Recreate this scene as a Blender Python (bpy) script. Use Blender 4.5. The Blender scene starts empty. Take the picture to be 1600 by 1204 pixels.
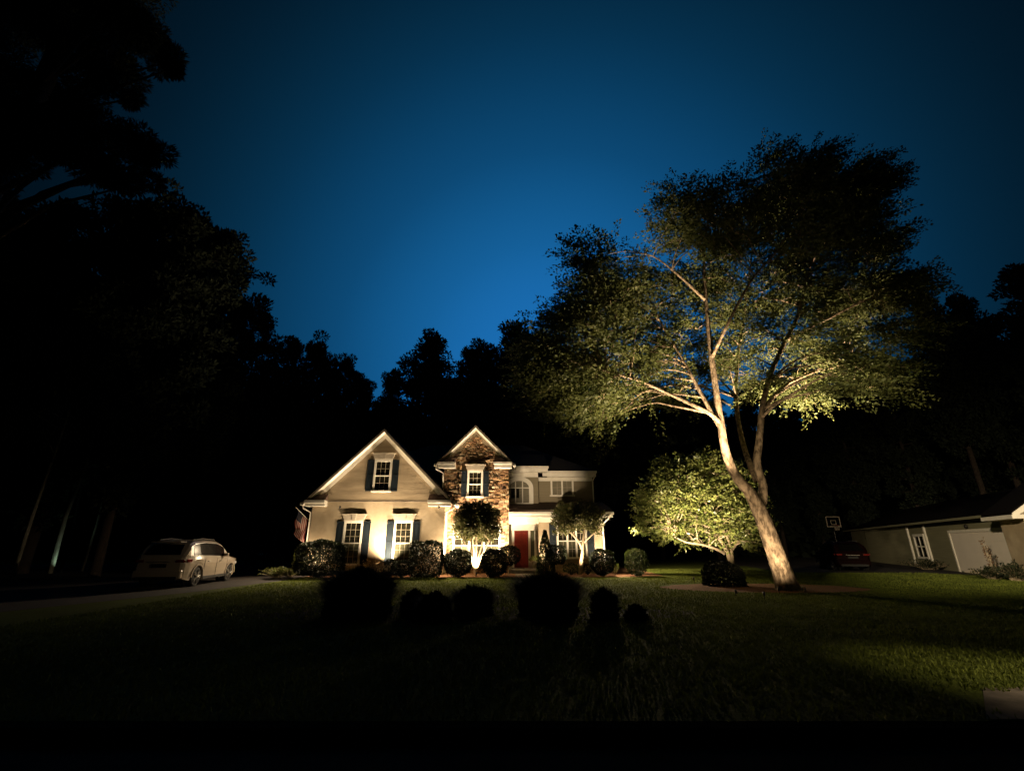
import bpy, math, random
import numpy as np
from mathutils import Vector, Matrix

R = math.radians
S = bpy.context.scene
COL = S.collection
rng = np.random.default_rng(7)
random.seed(7)

# ------------------------------------------------------------------ camera
CAMH, PITCH, FPX = 1.5, R(19.0), 720.0
cp, sp = math.cos(PITCH), math.sin(PITCH)
cam = bpy.data.cameras.new('camera')
cam_o = bpy.data.objects.new('camera', cam)
COL.objects.link(cam_o)
cam_o.location = (0, 0, CAMH)
cam_o.rotation_euler = (R(90) + PITCH, 0, 0)
cam.sensor_width = 36
cam.lens = 36 * FPX / 1600
cam.clip_end = 2000
S.camera = cam_o

def at(px, py, D):
    """survey helper: world point seen at photo pixel (px,py) standing at distance D"""
    v = (602 - py) / FPX
    u = (px - 800) / FPX
    t = D / (cp - v * sp)
    return (u * t, D, CAMH + t * (sp + cp * v))
def gx(px, D):          # ground x of a column at distance D
    Y = D; z = -CAMH
    # camera-space depth of ground point
    t = Y * cp + z * sp
    return (px - 800) / FPX * t
def gd(py):             # distance of ground seen at pixel row
    v = (602 - py) / FPX
    return -CAMH * (cp - v * sp) / (sp + cp * v)
def zx(px, z, D):
    t = D * cp + (z - CAMH) * sp
    return (px - 800) / FPX * t

# ------------------------------------------------------------------ objects
def tag(o, label=None, cat=None, group=None, kind=None):
    if label: o['label'] = label
    if cat: o['category'] = cat
    if group: o['group'] = group
    if kind: o['kind'] = kind
    return o
def empty(name, loc=(0, 0, 0), rz=0):
    o = bpy.data.objects.new(name, None)
    o.empty_display_size = .2
    COL.objects.link(o)
    o.location = loc
    o.rotation_euler = (0, 0, rz)
    return o
def off(parent):
    v = Vector((0, 0, 0))
    while parent is not None:
        v += parent.location
        parent = parent.parent
    return v

class MB:
    def __init__(s): s.v = []; s.f = []
    def add(s, vs, fs):
        b = len(s.v); s.v += [tuple(p) for p in vs]
        s.f += [tuple(b + i for i in f) for f in fs]
        return s
    def box(s, x0, x1, y0, y1, z0, z1):
        return s.add([(x0,y0,z0),(x1,y0,z0),(x1,y1,z0),(x0,y1,z0),(x0,y0,z1),(x1,y0,z1),(x1,y1,z1),(x0,y1,z1)],
              [(0,3,2,1),(4,5,6,7),(0,1,5,4),(1,2,6,5),(2,3,7,6),(3,0,4,7)])
    def prism(s, poly, y0, y1):           # poly in xz, extruded along y
        n = len(poly)
        vs = [(x, y0, z) for x, z in poly] + [(x, y1, z) for x, z in poly]
        fs = [tuple(range(n)), tuple(range(2*n-1, n-1, -1))]
        for i in range(n):
            j = (i+1) % n
            fs.append((j, i, n+i, n+j))
        return s.add(vs, fs)
    def prism_x(s, poly, x0, x1):         # poly in yz
        n = len(poly)
        vs = [(x0, y, z) for y, z in poly] + [(x1, y, z) for y, z in poly]
        fs = [tuple(range(n)), tuple(range(2*n-1, n-1, -1))]
        for i in range(n):
            j = (i+1) % n
            fs.append((j, i, n+i, n+j))
        return s.add(vs, fs)
    def tube(s, pts, rad, n=8, cap=True, wob=0):
        pts = [Vector(p) for p in pts]
        if not hasattr(rad, '__len__'): rad = [rad] * len(pts)
        b = len(s.v); up = None
        for i, p in enumerate(pts):
            d = (pts[min(i+1, len(pts)-1)] - pts[max(i-1, 0)]).normalized()
            if up is None:
                up = Vector((0, 0, 1)) if abs(d.z) < .8 else Vector((0, 1, 0))
            a = d.cross(up).normalized(); c = a.cross(d).normalized(); up = c
            for k in range(n):
                t = 2*math.pi*k/n
                r = rad[i] * (1 + wob*math.sin(3*t + i*.7) + wob*.6*math.sin(5*t + i*1.9))
                s.v.append(tuple(p + a*math.cos(t)*r + c*math.sin(t)*r))
        for i in range(len(pts)-1):
            for k in range(n):
                k2 = (k+1) % n
                s.f.append((b+i*n+k, b+i*n+k2, b+(i+1)*n+k2, b+(i+1)*n+k))
        if cap:
            s.f.append(tuple(b+k for k in reversed(range(n))))
            s.f.append(tuple(b+(len(pts)-1)*n+k for k in range(n)))
        return s
    def cyl(s, c, axis, r, h, n=16, r2=None):
        a = Vector(axis).normalized(); c = Vector(c)
        return s.tube([c - a*h/2, c + a*h/2], [r, r if r2 is None else r2], n)
    def ball(s, c, rx, ry, rz, n=10, m=6):
        b = len(s.v)
        for i in range(m+1):
            ph = math.pi*i/m
            for k in range(n):
                t = 2*math.pi*k/n
                s.v.append((c[0]+rx*math.sin(ph)*math.cos(t), c[1]+ry*math.sin(ph)*math.sin(t), c[2]+rz*math.cos(ph)))
        for i in range(m):
            for k in range(n):
                k2 = (k+1) % n
                s.f.append((b+i*n+k, b+(i+1)*n+k, b+(i+1)*n+k2, b+i*n+k2))
        return s
    def build(s, name, mat, parent=None, smooth=False, bevel=0):
        me = bpy.data.meshes.new(name)
        o_ = off(parent) if parent else Vector((0, 0, 0))
        me.from_pydata([(x-o_.x, y-o_.y, z-o_.z) for x, y, z in s.v], [], s.f)
        me.update()
        me.materials.append(mat)
        if smooth:
            me.shade_smooth()
        o = bpy.data.objects.new(name, me)
        COL.objects.link(o)
        if parent: o.parent = parent
        if bevel:
            m = o.modifiers.new('bevel', 'BEVEL'); m.width = bevel; m.segments = 2; m.limit_method = 'ANGLE'
        return o

def np_mesh(name, verts, quads, mat, parent=None, local=False):
    me = bpy.data.meshes.new(name)
    verts = np.asarray(verts, dtype=np.float32).reshape(-1, 3)
    if parent and not local:
        verts = verts - np.array(off(parent), dtype=np.float32)
    quads = np.asarray(quads, dtype=np.int32).reshape(-1, 4)
    me.vertices.add(len(verts)); me.vertices.foreach_set('co', verts.ravel())
    me.loops.add(quads.size); me.loops.foreach_set('vertex_index', quads.ravel())
    me.polygons.add(len(quads))
    me.polygons.foreach_set('loop_start', np.arange(0, quads.size, 4, dtype=np.int32))
    me.update(calc_edges=True)
    me.materials.append(mat)
    o = bpy.data.objects.new(name, me); COL.objects.link(o)
    if parent: o.parent = parent
    return o

def unit(a):
    return a / np.maximum(np.linalg.norm(a, axis=-1, keepdims=True), 1e-9)
def leaf_quads(c, d, L, W, g=None):
    """c base points, d axis directions, L length, W width -> rhombic leaves"""
    g = g or rng
    n = len(c)
    L = np.broadcast_to(L, (n,))[:, None]; W = np.broadcast_to(W, (n,))[:, None]
    d = unit(d)
    side = unit(np.cross(d, g.normal(size=(n, 3))))
    nor = np.cross(d, side)
    mid = c + d*L*.45 + nor*L*.06
    v = np.stack([c, mid + side*W*.5, c + d*L, mid - side*W*.5], 1).reshape(-1, 3)
    return v
def quads_for(nv):
    return np.arange(nv, dtype=np.int32).reshape(-1, 4)

# ------------------------------------------------------------------ materials
def new_mat(name):
    m = bpy.data.materials.new(name); m.use_nodes = True
    nt = m.node_tree; nt.nodes.clear()
    out = nt.nodes.new('ShaderNodeOutputMaterial')
    return m, nt, out
def N(nt, t, **kw):
    n = nt.nodes.new(t)
    for k, v in kw.items():
        if k in n.inputs: n.inputs[k].default_value = v
        else: setattr(n, k, v)
    return n
def surf(name, col, col2=None, scale=4, rough=.7, bump=0, bscale=None, metal=0, detail=5, spec=.3, stretch=None, bdist=.02, lo=.35, hi=.65, coat=0):
    m, nt, out = new_mat(name)
    b = N(nt, 'ShaderNodeBsdfPrincipled', Roughness=rough, Metallic=metal)
    b.inputs['Specular IOR Level'].default_value = spec
    b.inputs['Coat Weight'].default_value = coat
    nt.links.new(b.outputs[0], out.inputs[0])
    tc = N(nt, 'ShaderNodeTexCoord')
    src = tc.outputs['Object']
    if stretch:
        mp = N(nt, 'ShaderNodeMapping'); mp.inputs['Scale'].default_value = stretch
        nt.links.new(src, mp.inputs[0]); src = mp.outputs[0]
    c1 = (*col, 1); c2 = (*(col2 or tuple(x*.75 for x in col)), 1)
    nz = N(nt, 'ShaderNodeTexNoise', Scale=scale, Detail=detail, Roughness=.6)
    nt.links.new(src, nz.inputs['Vector'])
    cr = N(nt, 'ShaderNodeValToRGB')
    cr.color_ramp.elements[0].position = lo; cr.color_ramp.elements[1].position = hi
    cr.color_ramp.elements[0].color = c2; cr.color_ramp.elements[1].color = c1
    nt.links.new(nz.outputs['Fac'], cr.inputs[0]); nt.links.new(cr.outputs[0], b.inputs['Base Color'])
    if bump:
        n2 = N(nt, 'ShaderNodeTexNoise', Scale=bscale or scale*4, Detail=6, Roughness=.65)
        nt.links.new(src, n2.inputs['Vector'])
        bp = N(nt, 'ShaderNodeBump', Strength=bump, Distance=bdist)
        nt.links.new(n2.outputs['Fac'], bp.inputs['Height']); nt.links.new(bp.outputs[0], b.inputs['Normal'])
    return m
def leafmat(name, c1, c2, scale=1.5, trans=.35, rough=.55):
    m, nt, out = new_mat(name)
    tc = N(nt, 'ShaderNodeTexCoord')
    nz = N(nt, 'ShaderNodeTexNoise', Scale=scale, Detail=6, Roughness=.75)
    nt.links.new(tc.outputs['Object'], nz.inputs['Vector'])
    cr = N(nt, 'ShaderNodeValToRGB')
    cr.color_ramp.elements[0].position = .38; cr.color_ramp.elements[1].position = .62
    cr.color_ramp.elements[0].color = (*c1, 1); cr.color_ramp.elements[1].color = (*c2, 1)
    nt.links.new(nz.outputs['Fac'], cr.inputs[0])
    b = N(nt, 'ShaderNodeBsdfPrincipled', Roughness=rough); b.inputs['Specular IOR Level'].default_value = .25
    t = N(nt, 'ShaderNodeBsdfTranslucent'); mx = N(nt, 'ShaderNodeMixShader')
    mx.inputs[0].default_value = trans
    nt.links.new(cr.outputs[0], b.inputs['Base Color']); nt.links.new(cr.outputs[0], t.inputs['Color'])
    nt.links.new(b.outputs[0], mx.inputs[1]); nt.links.new(t.outputs[0], mx.inputs[2]); nt.links.new(mx.outputs[0], out.inputs[0])
    return m
def emit(name, col, st):
    m, nt, out = new_mat(name)
    e = N(nt, 'ShaderNodeEmission', Color=(*col, 1), Strength=st)
    nt.links.new(e.outputs[0], out.inputs[0]); return m

M = dict(
 stucco=surf('stucco', (.44,.355,.245), (.31,.24,.155), scale=1.1, rough=.85, bump=.35, bscale=9, bdist=.02),
 gable=surf('gable_siding', (.36,.285,.19), (.24,.185,.12), scale=1.1, rough=.8, bump=.45, bscale=3, bdist=.03, stretch=(.4,1,2.2)),
 siding=surf('lap_siding', (.22,.185,.125), (.19,.16,.105), scale=2, rough=.8, bump=.2, bscale=3, stretch=(.2,1,6)),
 brick=surf('tan_brick', (.32,.26,.18), (.22,.17,.11), scale=6, rough=.9, bump=.6, bscale=12, stretch=(1,1,3)),
 trim=surf('white_trim', (.72,.68,.60), (.66,.61,.53), scale=3, rough=.5, bump=.05),
 fascia=surf('dimmed_fascia', (.30,.25,.20), (.22,.18,.14), scale=3, rough=.6, bump=.1),  # brown-grey puts the rake boards' weaker light into the colour
 roof=surf('asphalt_shingle', (.03,.025,.02), (.015,.012,.01), scale=9, rough=.95, bump=.8, bscale=14, bdist=.03),
 nroof=surf('charcoal_shingle', (.008,.007,.006), (.005,.004,.004), scale=9, rough=.98, spec=.02),
 porchroof=surf('porch_shingle', (.13,.085,.065), (.08,.05,.04), scale=9, rough=.95, bump=.8, bscale=14),
 shutter=surf('blue_shutter_paint', (.013,.019,.025), (.010,.015,.020), scale=5, rough=.45, bump=.05),
 door=surf('red_door_paint', (.14,.018,.011), (.11,.013,.008), scale=4, rough=.35, bump=.05),
 blind=surf('pale_blind_behind_glass', (.20,.18,.13), (.13,.115,.08), scale=3, rough=.3, stretch=(1,1,5)),
 glass=surf('window_glass', (.022,.02,.012), (.01,.01,.007), scale=2.5, rough=.08, spec=.6, stretch=(3,1,.5)),
 curtain=surf('curtain_behind_glass', (.085,.083,.05), (.04,.04,.024), scale=3, rough=.25, spec=.5, stretch=(6,1,.4)),
 header=surf('cast_header', (.44,.38,.30), (.36,.31,.24), scale=5, rough=.8, bump=.15),
 metal=surf('dark_metal', (.03,.028,.025), rough=.4, metal=.6),
 brass=surf('brass', (.5,.35,.12), rough=.3, metal=1),
 concrete=surf('concrete', (.16,.14,.12), (.10,.09,.075), scale=3, rough=.9, bump=.3, bscale=40),
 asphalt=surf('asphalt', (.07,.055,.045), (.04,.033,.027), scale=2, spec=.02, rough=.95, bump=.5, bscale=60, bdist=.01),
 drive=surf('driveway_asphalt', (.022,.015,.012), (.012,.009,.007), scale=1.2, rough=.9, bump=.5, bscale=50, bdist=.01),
 straw=surf('pine_straw', (.27,.125,.055), (.11,.05,.022), scale=14, rough=.95, bump=1, bscale=40, bdist=.04, stretch=(1,2.5,1)),
 bark=surf('tree_bark', (.36,.265,.17), (.10,.07,.042), scale=8, rough=.9, bump=1, bscale=10, bdist=.05, stretch=(1,1,.45), lo=.4, hi=.6),
 bark_smooth=surf('smooth_bark', (.42,.33,.22), (.26,.20,.13), scale=6, rough=.8, bump=.4, bscale=14, stretch=(1,1,.4)),
 bark_dark=surf('pine_bark', (.055,.04,.03), (.03,.022,.017), scale=5, rough=.95, bump=1, bscale=9, bdist=.04),
 bark_pale=surf('pale_bark', (.30,.29,.24), (.12,.11,.09), scale=4, rough=.9, bump=.5, stretch=(1,1,.3)),
 elm=leafmat('elm_leaf', (.05,.068,.018), (.135,.145,.045), scale=1.1, trans=.42),
 magnolia=leafmat('magnolia_leaf', (.06,.09,.02), (.19,.20,.06), scale=2.2, trans=.25, rough=.35),
 holly=leafmat('holly_leaf', (.012,.018,.007), (.026,.032,.012), scale=2.5, trans=.06, rough=.6),
 smalltree=leafmat('small_tree_leaf', (.04,.05,.015), (.15,.14,.05), scale=3, trans=.3, rough=.4),
 box=leafmat('boxwood_leaf', (.028,.042,.012), (.06,.075,.02), scale=3, trans=.25),
 pine=leafmat('pine_needle', (.012,.018,.010), (.022,.03,.014), scale=1, trans=.08, rough=.8),
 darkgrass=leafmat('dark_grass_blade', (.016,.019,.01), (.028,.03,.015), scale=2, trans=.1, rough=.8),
 rose=leafmat('rose_leaf', (.10,.05,.03), (.25,.19,.12), scale=4, trans=.3),
 lime=leafmat('low_plant_leaf', (.08,.10,.02), (.16,.17,.045), scale=4, trans=.3),
 rock=surf('dark_rock', (.03,.026,.022), (.018,.015,.012), scale=3, rough=.95, bump=.8, bscale=6),
 tyre=surf('tyre_rubber', (.015,.015,.015), rough=.85),
 chrome=surf('alloy', (.5,.48,.45), rough=.28, metal=.85),
 cladding=surf('black_plastic', (.014,.014,.014), rough=.6),
 carglass=surf('car_glass', (.004,.004,.004), rough=.12, spec=.08),
 champagne=surf('champagne_car_paint', (.36,.30,.235), (.34,.285,.225), rough=.3, coat=.6),
 silver=surf('silver_car_paint', (.22,.20,.18), (.20,.18,.165), rough=.3, coat=.6),
 redcar=surf('dark_red_car_paint', (.007,.0015,.0015), (.005,.001,.001), rough=.6, spec=.04, coat=0),
 tail=surf('tail_lamp_red', (.14,.008,.007), rough=.15, spec=.8),
 lampclear=surf('clear_lamp', (.55,.55,.58), rough=.1, spec=.9),
 garage=surf('garage_door_paint', (.74,.66,.58), (.68,.61,.53), scale=1, rough=.6, bump=.05),
 nsiding=surf('neighbour_siding', (.20,.19,.115), (.16,.15,.09), scale=1.5, rough=.85, bump=.25, bscale=4, stretch=(.3,.3,6)),
 clay=surf('terracotta', (.35,.30,.25), rough=.8),
)
# lawn: mown turf
def lawn_mat():
    m, nt, out = new_mat('lawn_turf')
    b = N(nt, 'ShaderNodeBsdfPrincipled', Roughness=.95); b.inputs['Specular IOR Level'].default_value = .1
    tc = N(nt, 'ShaderNodeTexCoord')
    n1 = N(nt, 'ShaderNodeTexNoise', Scale=.35, Detail=8, Roughness=.7)
    n2 = N(nt, 'ShaderNodeTexNoise', Scale=26, Detail=4, Roughness=.7)
    for n in (n1, n2): nt.links.new(tc.outputs['Object'], n.inputs['Vector'])
    mx = N(nt, 'ShaderNodeMath', operation='MULTIPLY_ADD'); mx.inputs[1].default_value = .55; 
    nt.links.new(n2.outputs['Fac'], mx.inputs[0])
    h = N(nt, 'ShaderNodeMath', operation='MULTIPLY'); h.inputs[1].default_value = .45
    nt.links.new(n1.outputs['Fac'], h.inputs[0]); nt.links.new(h.outputs[0], mx.inputs[2])
    cr = N(nt, 'ShaderNodeValToRGB')
    e = cr.color_ramp.elements
    e[0].position = .36; e[0].color = (.050,.056,.010,1); e[1].position = .62; e[1].color = (.12,.15,.022,1)
    x = e.new(.48); x.color = (.075,.095,.014,1)
    nt.links.new(mx.outputs[0], cr.inputs[0]); nt.links.new(cr.outputs[0], b.inputs['Base Color'])
    bp = N(nt, 'ShaderNodeBump', Strength=1, Distance=.06); nt.links.new(n2.outputs['Fac'], bp.inputs['Height'])
    nt.links.new(bp.outputs[0], b.inputs['Normal']); nt.links.new(b.outputs[0], out.inputs[0])
    return m
M['lawn'] = lawn_mat()
# stones: per-stone colour stored on the mesh
def stone_mat():
    m, nt, out = new_mat('stacked_stone')
    b = N(nt, 'ShaderNodeBsdfPrincipled', Roughness=.9); b.inputs['Specular IOR Level'].default_value = .15
    at_ = N(nt, 'ShaderNodeAttribute'); at_.attribute_name = 'stone'
    tc = N(nt, 'ShaderNodeTexCoord')
    n2 = N(nt, 'ShaderNodeTexNoise', Scale=14, Detail=6, Roughness=.7); nt.links.new(tc.outputs['Object'], n2.inputs['Vector'])
    mx = N(nt, 'ShaderNodeMix', data_type='RGBA', blend_type='MULTIPLY'); mx.inputs[0].default_value = .6
    nt.links.new(at_.outputs['Color'], mx.inputs[6]); nt.links.new(n2.outputs['Fac'], mx.inputs[7])
    nt.links.new(mx.outputs[2], b.inputs['Base Color'])
    bp = N(nt, 'ShaderNodeBump', Strength=.8, Distance=.03); nt.links.new(n2.outputs['Fac'], bp.inputs['Height'])
    nt.links.new(bp.outputs[0], b.inputs['Normal']); nt.links.new(b.outputs[0], out.inputs[0])
    return m
M['stone'] = stone_mat()

# ------------------------------------------------------------------ sky: last blue of dusk, glowing above the woods behind the house
W = bpy.data.worlds.new('World'); S.world = W; W.use_nodes = True
nt = W.node_tree; nt.nodes.clear()
wo = nt.nodes.new('ShaderNodeOutputWorld'); bg = nt.nodes.new('ShaderNodeBackground')
nt.links.new(bg.outputs[0], wo.inputs[0])
tc = nt.nodes.new('ShaderNodeTexCoord')
dp = N(nt, 'ShaderNodeVectorMath', operation='DOT_PRODUCT')
az, el = R(5), R(20)
dp.inputs[1].default_value = (math.sin(az)*math.cos(el), math.cos(az)*math.cos(el), math.sin(el))
nt.links.new(tc.outputs['Generated'], dp.inputs[0])
cr = nt.nodes.new('ShaderNodeValToRGB'); cr.color_ramp.interpolation = 'B_SPLINE'
stops = [(0.0,(.0001,.0004,.0008)),(.55,(.0004,.0035,.007)),(.68,(.0008,.0075,.0165)),(.80,(.0017,.026,.061)),(.90,(.0036,.062,.168)),(.96,(.007,.112,.305)),(1.0,(.012,.160,.48))]
els = cr.color_ramp.elements
els[0].position, els[0].color = stops[0][0], (*stops[0][1], 1)
els[1].position, els[1].color = stops[-1][0], (*stops[-1][1], 1)
for p, c in stops[1:-1]:
    e = els.new(p); e.color = (*c, 1)
nt.links.new(dp.outputs['Value'], cr.inputs[0]); nt.links.new(cr.outputs[0], bg.inputs['Color'])
bg.inputs['Strength'].default_value = 1.0

# ------------------------------------------------------------------ lamps
WARM = (1.0, .765, .485)
def spot(name, loc, target, power, cone=80, blend=1.0, col=WARM, rad=.05, parent=None):
    l = bpy.data.lights.new(name, 'SPOT'); l.energy = power; l.color = col
    l.spot_size = R(cone); l.spot_blend = blend; l.shadow_soft_size = rad
    o = bpy.data.objects.new(name, l); COL.objects.link(o)
    d = Vector(target) - Vector(loc)
    o.rotation_euler = d.to_track_quat('-Z', 'Y').to_euler()
    if parent:
        o.parent = parent; o.location = Vector(loc) - off(parent)
    else: o.location = loc
    return o
def uplight(x, y, target, power, label, cone=80, blend=1, z=.22, col=WARM, rad=.05):
    r = empty('garden_spotlight', (x, y, 0))
    tag(r, label, 'garden light', 'landscape spotlights staked in the beds')
    d = (Vector(target) - Vector((x, y, z))).normalized()
    c = Vector((x, y, z))
    MB().tube([c - d*.13, c - d*.10, c - d*.02], [.02, .034, .038], 12).build('lamp_head', M['metal'], r, smooth=True)
    MB().tube([(x, y, -.05), (x, y, z - .08), c - d*.08], [.012]*3, 6).build('stake', M['metal'], r)
    spot('lamp', tuple(c), target, power, cone, blend, col, rad, r)
    return r

# ------------------------------------------------------------------ ground
def sheet(name, pts, z, mat, kind='structure'):
    o = MB().add([(x, y, z) for x, y in pts], [tuple(range(len(pts)))]).build(name, mat)
    return tag(o, kind=kind)
# lawn sheet: finely graded near the viewer so it can roll a little
def hz(x, y): return 0.0
sheet('lawn', [(-400,4.9),(400,4.9),(400,500),(-400,500)], 0, M['lawn'])
sheet('road', [(-400,-60),(400,-60),(400,4.85),(-400,4.85)], -.13, M['asphalt'])
kb = MB().box(-80, 80, 4.75, 5.1, -.2, -.005)
tag(kb.build('kerb', surf('old_kerb', (.02,.018,.014), (.008,.008,.007), scale=1.5, rough=1, bump=.5, spec=0)), kind='structure')
def blob(cx, cy, rx, ry, n=28, j=.08, seed=1):
    g = random.Random(seed)
    return [(cx+rx*math.cos(2*math.pi*i/n)*(1+g.uniform(-j, j)), cy+ry*math.sin(2*math.pi*i/n)*(1+g.uniform(-j, j))) for i in range(n)]
def turf():
    g = np.random.default_rng(91); n = 290000
    y = 4.86+27.1*g.random(n)**.85; x = g.uniform(-1, 1, n)*(y*1.05+3)
    c = np.stack([x, y, np.full(n, -.004)], 1)
    keep = ~((x < -9.8) & (y > 5)) & ~((y > 23.6) & (x < 7.9)) & ~((x > 15) & (y > 27.5)) & ~((x > 23) & (y > 21))
    keep &= ~((x > 4.6) & (x < 12.2) & (y < 5.75))
    keep &= ((x-gx(1200, 17.9))/3.7)**2+((y-18.3)/2.0)**2 > 1
    c = c[keep]; n = len(c)
    d = np.stack([g.normal(size=n)*.45, g.normal(size=n)*.45, np.ones(n)], 1)
    v = leaf_quads(c, d, g.uniform(.03, .075, n), .022, g)
    tag(np_mesh('grass', v, quads_for(len(v)), leafmat('grass_blade', (.075,.10,.014), (.155,.185,.028), scale=.6, trans=.3, rough=.8)), 'short mown grass of the front lawn', 'grass', None, 'stuff')
turf()
# mulch beds
bed = [(-12.6,25.0),(-11.6,24.1),(-9,23.85),(-6,24.0),(-3,23.8),(0,23.7),(3,23.9),(6.2,24.2),(7.6,25.1),(7.8,27),(7.6,38),(-12.8,38)]
sheet('mulch_bed', bed, .004, M['straw'])
sheet('tree_mulch_bed', blob(gx(1200,17.9), 18.3, 3.6, 1.9, seed=3), .004, M['straw'])
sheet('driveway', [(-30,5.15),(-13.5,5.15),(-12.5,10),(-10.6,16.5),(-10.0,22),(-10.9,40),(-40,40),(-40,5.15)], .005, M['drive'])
sheet('neighbour_driveway', [(15.5,28.2),(40,23),(60,26),(60,60),(18,60),(17,36)], .005, M['drive'])
sheet('driveway_apron', [(4.3,4.93),(12.4,4.93),(11.6,6.1),(5.2,5.9)], .006, surf('pale_concrete', (.22,.18,.15), (.08,.065,.05), scale=1.6, rough=.9, bump=.3, bscale=40))
sheet('front_walk', [(0.15,24.6),(1.5,24.6),(1.4,27.0),(.2,27.0)], .009, M['concrete'])

# ------------------------------------------------------------------ the house
HD = 25.7      # front of the gabled wing
TD = 27.2      # stone tower front
ED = 28.4      # entry wall
PD = 27.3      # right-hand ground floor wall
UD = 29.2      # set-back upper wall
house = empty('two_storey_house', (-1.5, HD, 0))
tag(house, 'tan two storey house with stone tower, floodlit white gables and red front door', 'house')

def window_unit(px0, px1, pyt, pyb, D, muntins=(3, 3), shutters=True, header=True, curtain=True, sh_w=None, sill_only=False, split=True, lights=1):
    """double hung window: opening given in photo pixels, built on the wall at distance D"""
    x0 = at(px0, (pyt+pyb)/2, D)[0]; x1 = at(px1, (pyt+pyb)/2, D)[0]
    z1 = at(px0, pyt, D)[2]; z0 = at(px0, pyb, D)[2]
    f = MB(); t = .11
    f.box(x0-t, x0, D-.07, D, z0, z1); f.box(x1, x1+t, D-.07, D, z0, z1)
    f.box(x0-t, x1+t, D-.075, D, z1, z1+t*1.25); f.box(x0-t-.06, x1+t+.06, D-.12, D, z0-.09, z0)
    zm = (z0+z1)/2
    if split: f.box(x0, x1, D-.06, D-.015, zm-.03, zm+.03)
    for k in range(1, lights):
        xm = x0 + (x1-x0)*k/lights
        f.box(xm-.05, xm+.05, D-.066, D-.014, z0, z1)
    w = f.build('window', M['trim'], house, bevel=.008)
    halves = [(z0, zm), (zm, z1)] if split else [(z0, z1)]
    g = MB()
    for i, (a, b) in enumerate(halves):
        pm = MB().box(x0, x1, D-.012, D+.004, a, b)
        pm.build('pane', M[curtain] if isinstance(curtain, str) else M['curtain'] if (curtain and i == 0) else M['glass'], w)
        nx, nz = muntins
        for k in range(1, nx*lights):
            if lights > 1 and k % nx == 0: continue
            xx = x0+(x1-x0)*k/(nx*lights); g.box(xx-.008, xx+.008, D-.026, D-.012, a, b)
        for k in range(1, nz):
            zz = a+(b-a)*k/nz; g.box(x0, x1, D-.0255, D-.0125, zz-.008, zz+.008)
    if g.v: g.build('muntin', M['header'], w)
    if shutters:
        sw = sh_w or (x1-x0)*.46
        for s, xa in ((-1, x0-t-.03-sw), (1, x1+t+.03)):
            sm = MB(); za, zb = z0-.04, z1+.10
            sm.box(xa, xa+sw, D-.03, D, za, zb)
            for (p, q) in ((za, za+.09), (zb-.09, zb), ((za+zb)/2-.05, (za+zb)/2+.05)):
                sm.box(xa, xa+sw, D-.055, D-.028, p, q)
            for (p, q) in ((xa, xa+.06), (xa+sw-.06, xa+sw)):
                sm.box(p, q, D-.053, D-.027, za, zb)
            sm.box(xa+.09, xa+sw-.09, D-.042, D-.029, za+.13, (za+zb)/2-.09)
            sm.box(xa+.09, xa+sw-.09, D-.042, D-.029, (za+zb)/2+.09, zb-.13)
            sm.build('shutter', M['shutter'], house, bevel=.006)
    if header:
        h = MB(); xa, xb, za = x0-.13, x1+.13, z1+t*1.25
        h.prism([(xa, za), (xb, za), (xb+.10, za+.30), (xa-.10, za+.30)], D-.09, D)
        xm = (xa+xb)/2
        h.prism([(xm-.09, za-.02), (xm+.09, za-.02), (xm+.14, za+.36), (xm-.14, za+.36)], D-.12, D-.089)
        h.box(xa-.14, xb+.14, D-.115, D, za+.301, za+.345)
        h.build('window_header', M['header'], house, bevel=.008)
    return w

def gable_roof(xl, xr, xm, ze, za, D, depth, over, mat, thick=.16):
    """two slabs; returns nothing; (xl,ze)-(xm,za)-(xr,ze) is the top outline at the front"""
    for (xa, xb) in ((xl, xm), (xm, xr)):
        za_, zb_ = (ze, za) if xa == xl else (za, ze)
        m = MB().prism([(xa, za_-thick), (xb, zb_-thick), (xb, zb_), (xa, za_)], D-over, D+depth)
        m.build('roof', mat, house)

def gable_trim(xl, xr, xm, ze, za, D, over, thick=.16, fr=.30, sink=0.0):
    m = MB()
    # rake board in front
    for (xa, z_a, xb, z_b) in ((xl, ze, xm, za), (xr, ze, xm, za)):
        m.prism([(xa, z_a-thick-.03), (xb, z_b-thick-.03), (xb, z_b-.03), (xa, z_a-.03)], D-over-.03, D-over)
    m.build('rake_board', M['fascia'], house)
    m = MB()
    for (xa, z_a, xb, z_b) in ((xl, ze, xm, za), (xr, ze, xm, za)):
        # soffit
        m.prism([(xa, z_a-thick-.035), (xb, z_b-thick-.035), (xb, z_b-thick-.003), (xa, z_a-thick-.003)], D-over, D)
    m.build('soffit', M['trim'], house)
    # frieze board on the wall
    m = MB()
    for (xa, z_a, xb, z_b) in ((xl, ze, xm, za), (xr, ze, xm, za)):
        s = (z_b-z_a)/(xb-xa)
        xs = xa + (.55 if xa == xl else -.55)*1.0
        zs = z_a + s*(xs-xa)
        m.prism([(xs, zs-thick-.036-fr), (xb, z_b-thick-.036-fr), (xb, z_b-thick-.036), (xs, zs-thick-.036)], D-.05, D)
    m.build('frieze_board', M['trim'], house)

def cornice_return(xa, xb, zt, D, over, h=.30, rise=.45):
    """boxed eave return with a little pent roof; xa..xb span, top of box at zt"""
    m = MB().box(xa, xb, D-over+.02, D, zt-h, zt)
    m.box(xa-.03, xb+.0, D-over-.06, D-over+.019, zt-.14, zt+.012)
    m.build('cornice_return', M['trim'], house, bevel=.01)
    p = MB().prism_x([(D-over-.06, zt+.015), (D, zt+rise), (D+.02, zt+.015)], xa, xb)
    p.build('pent_roof', M['porchroof'], house)

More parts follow.
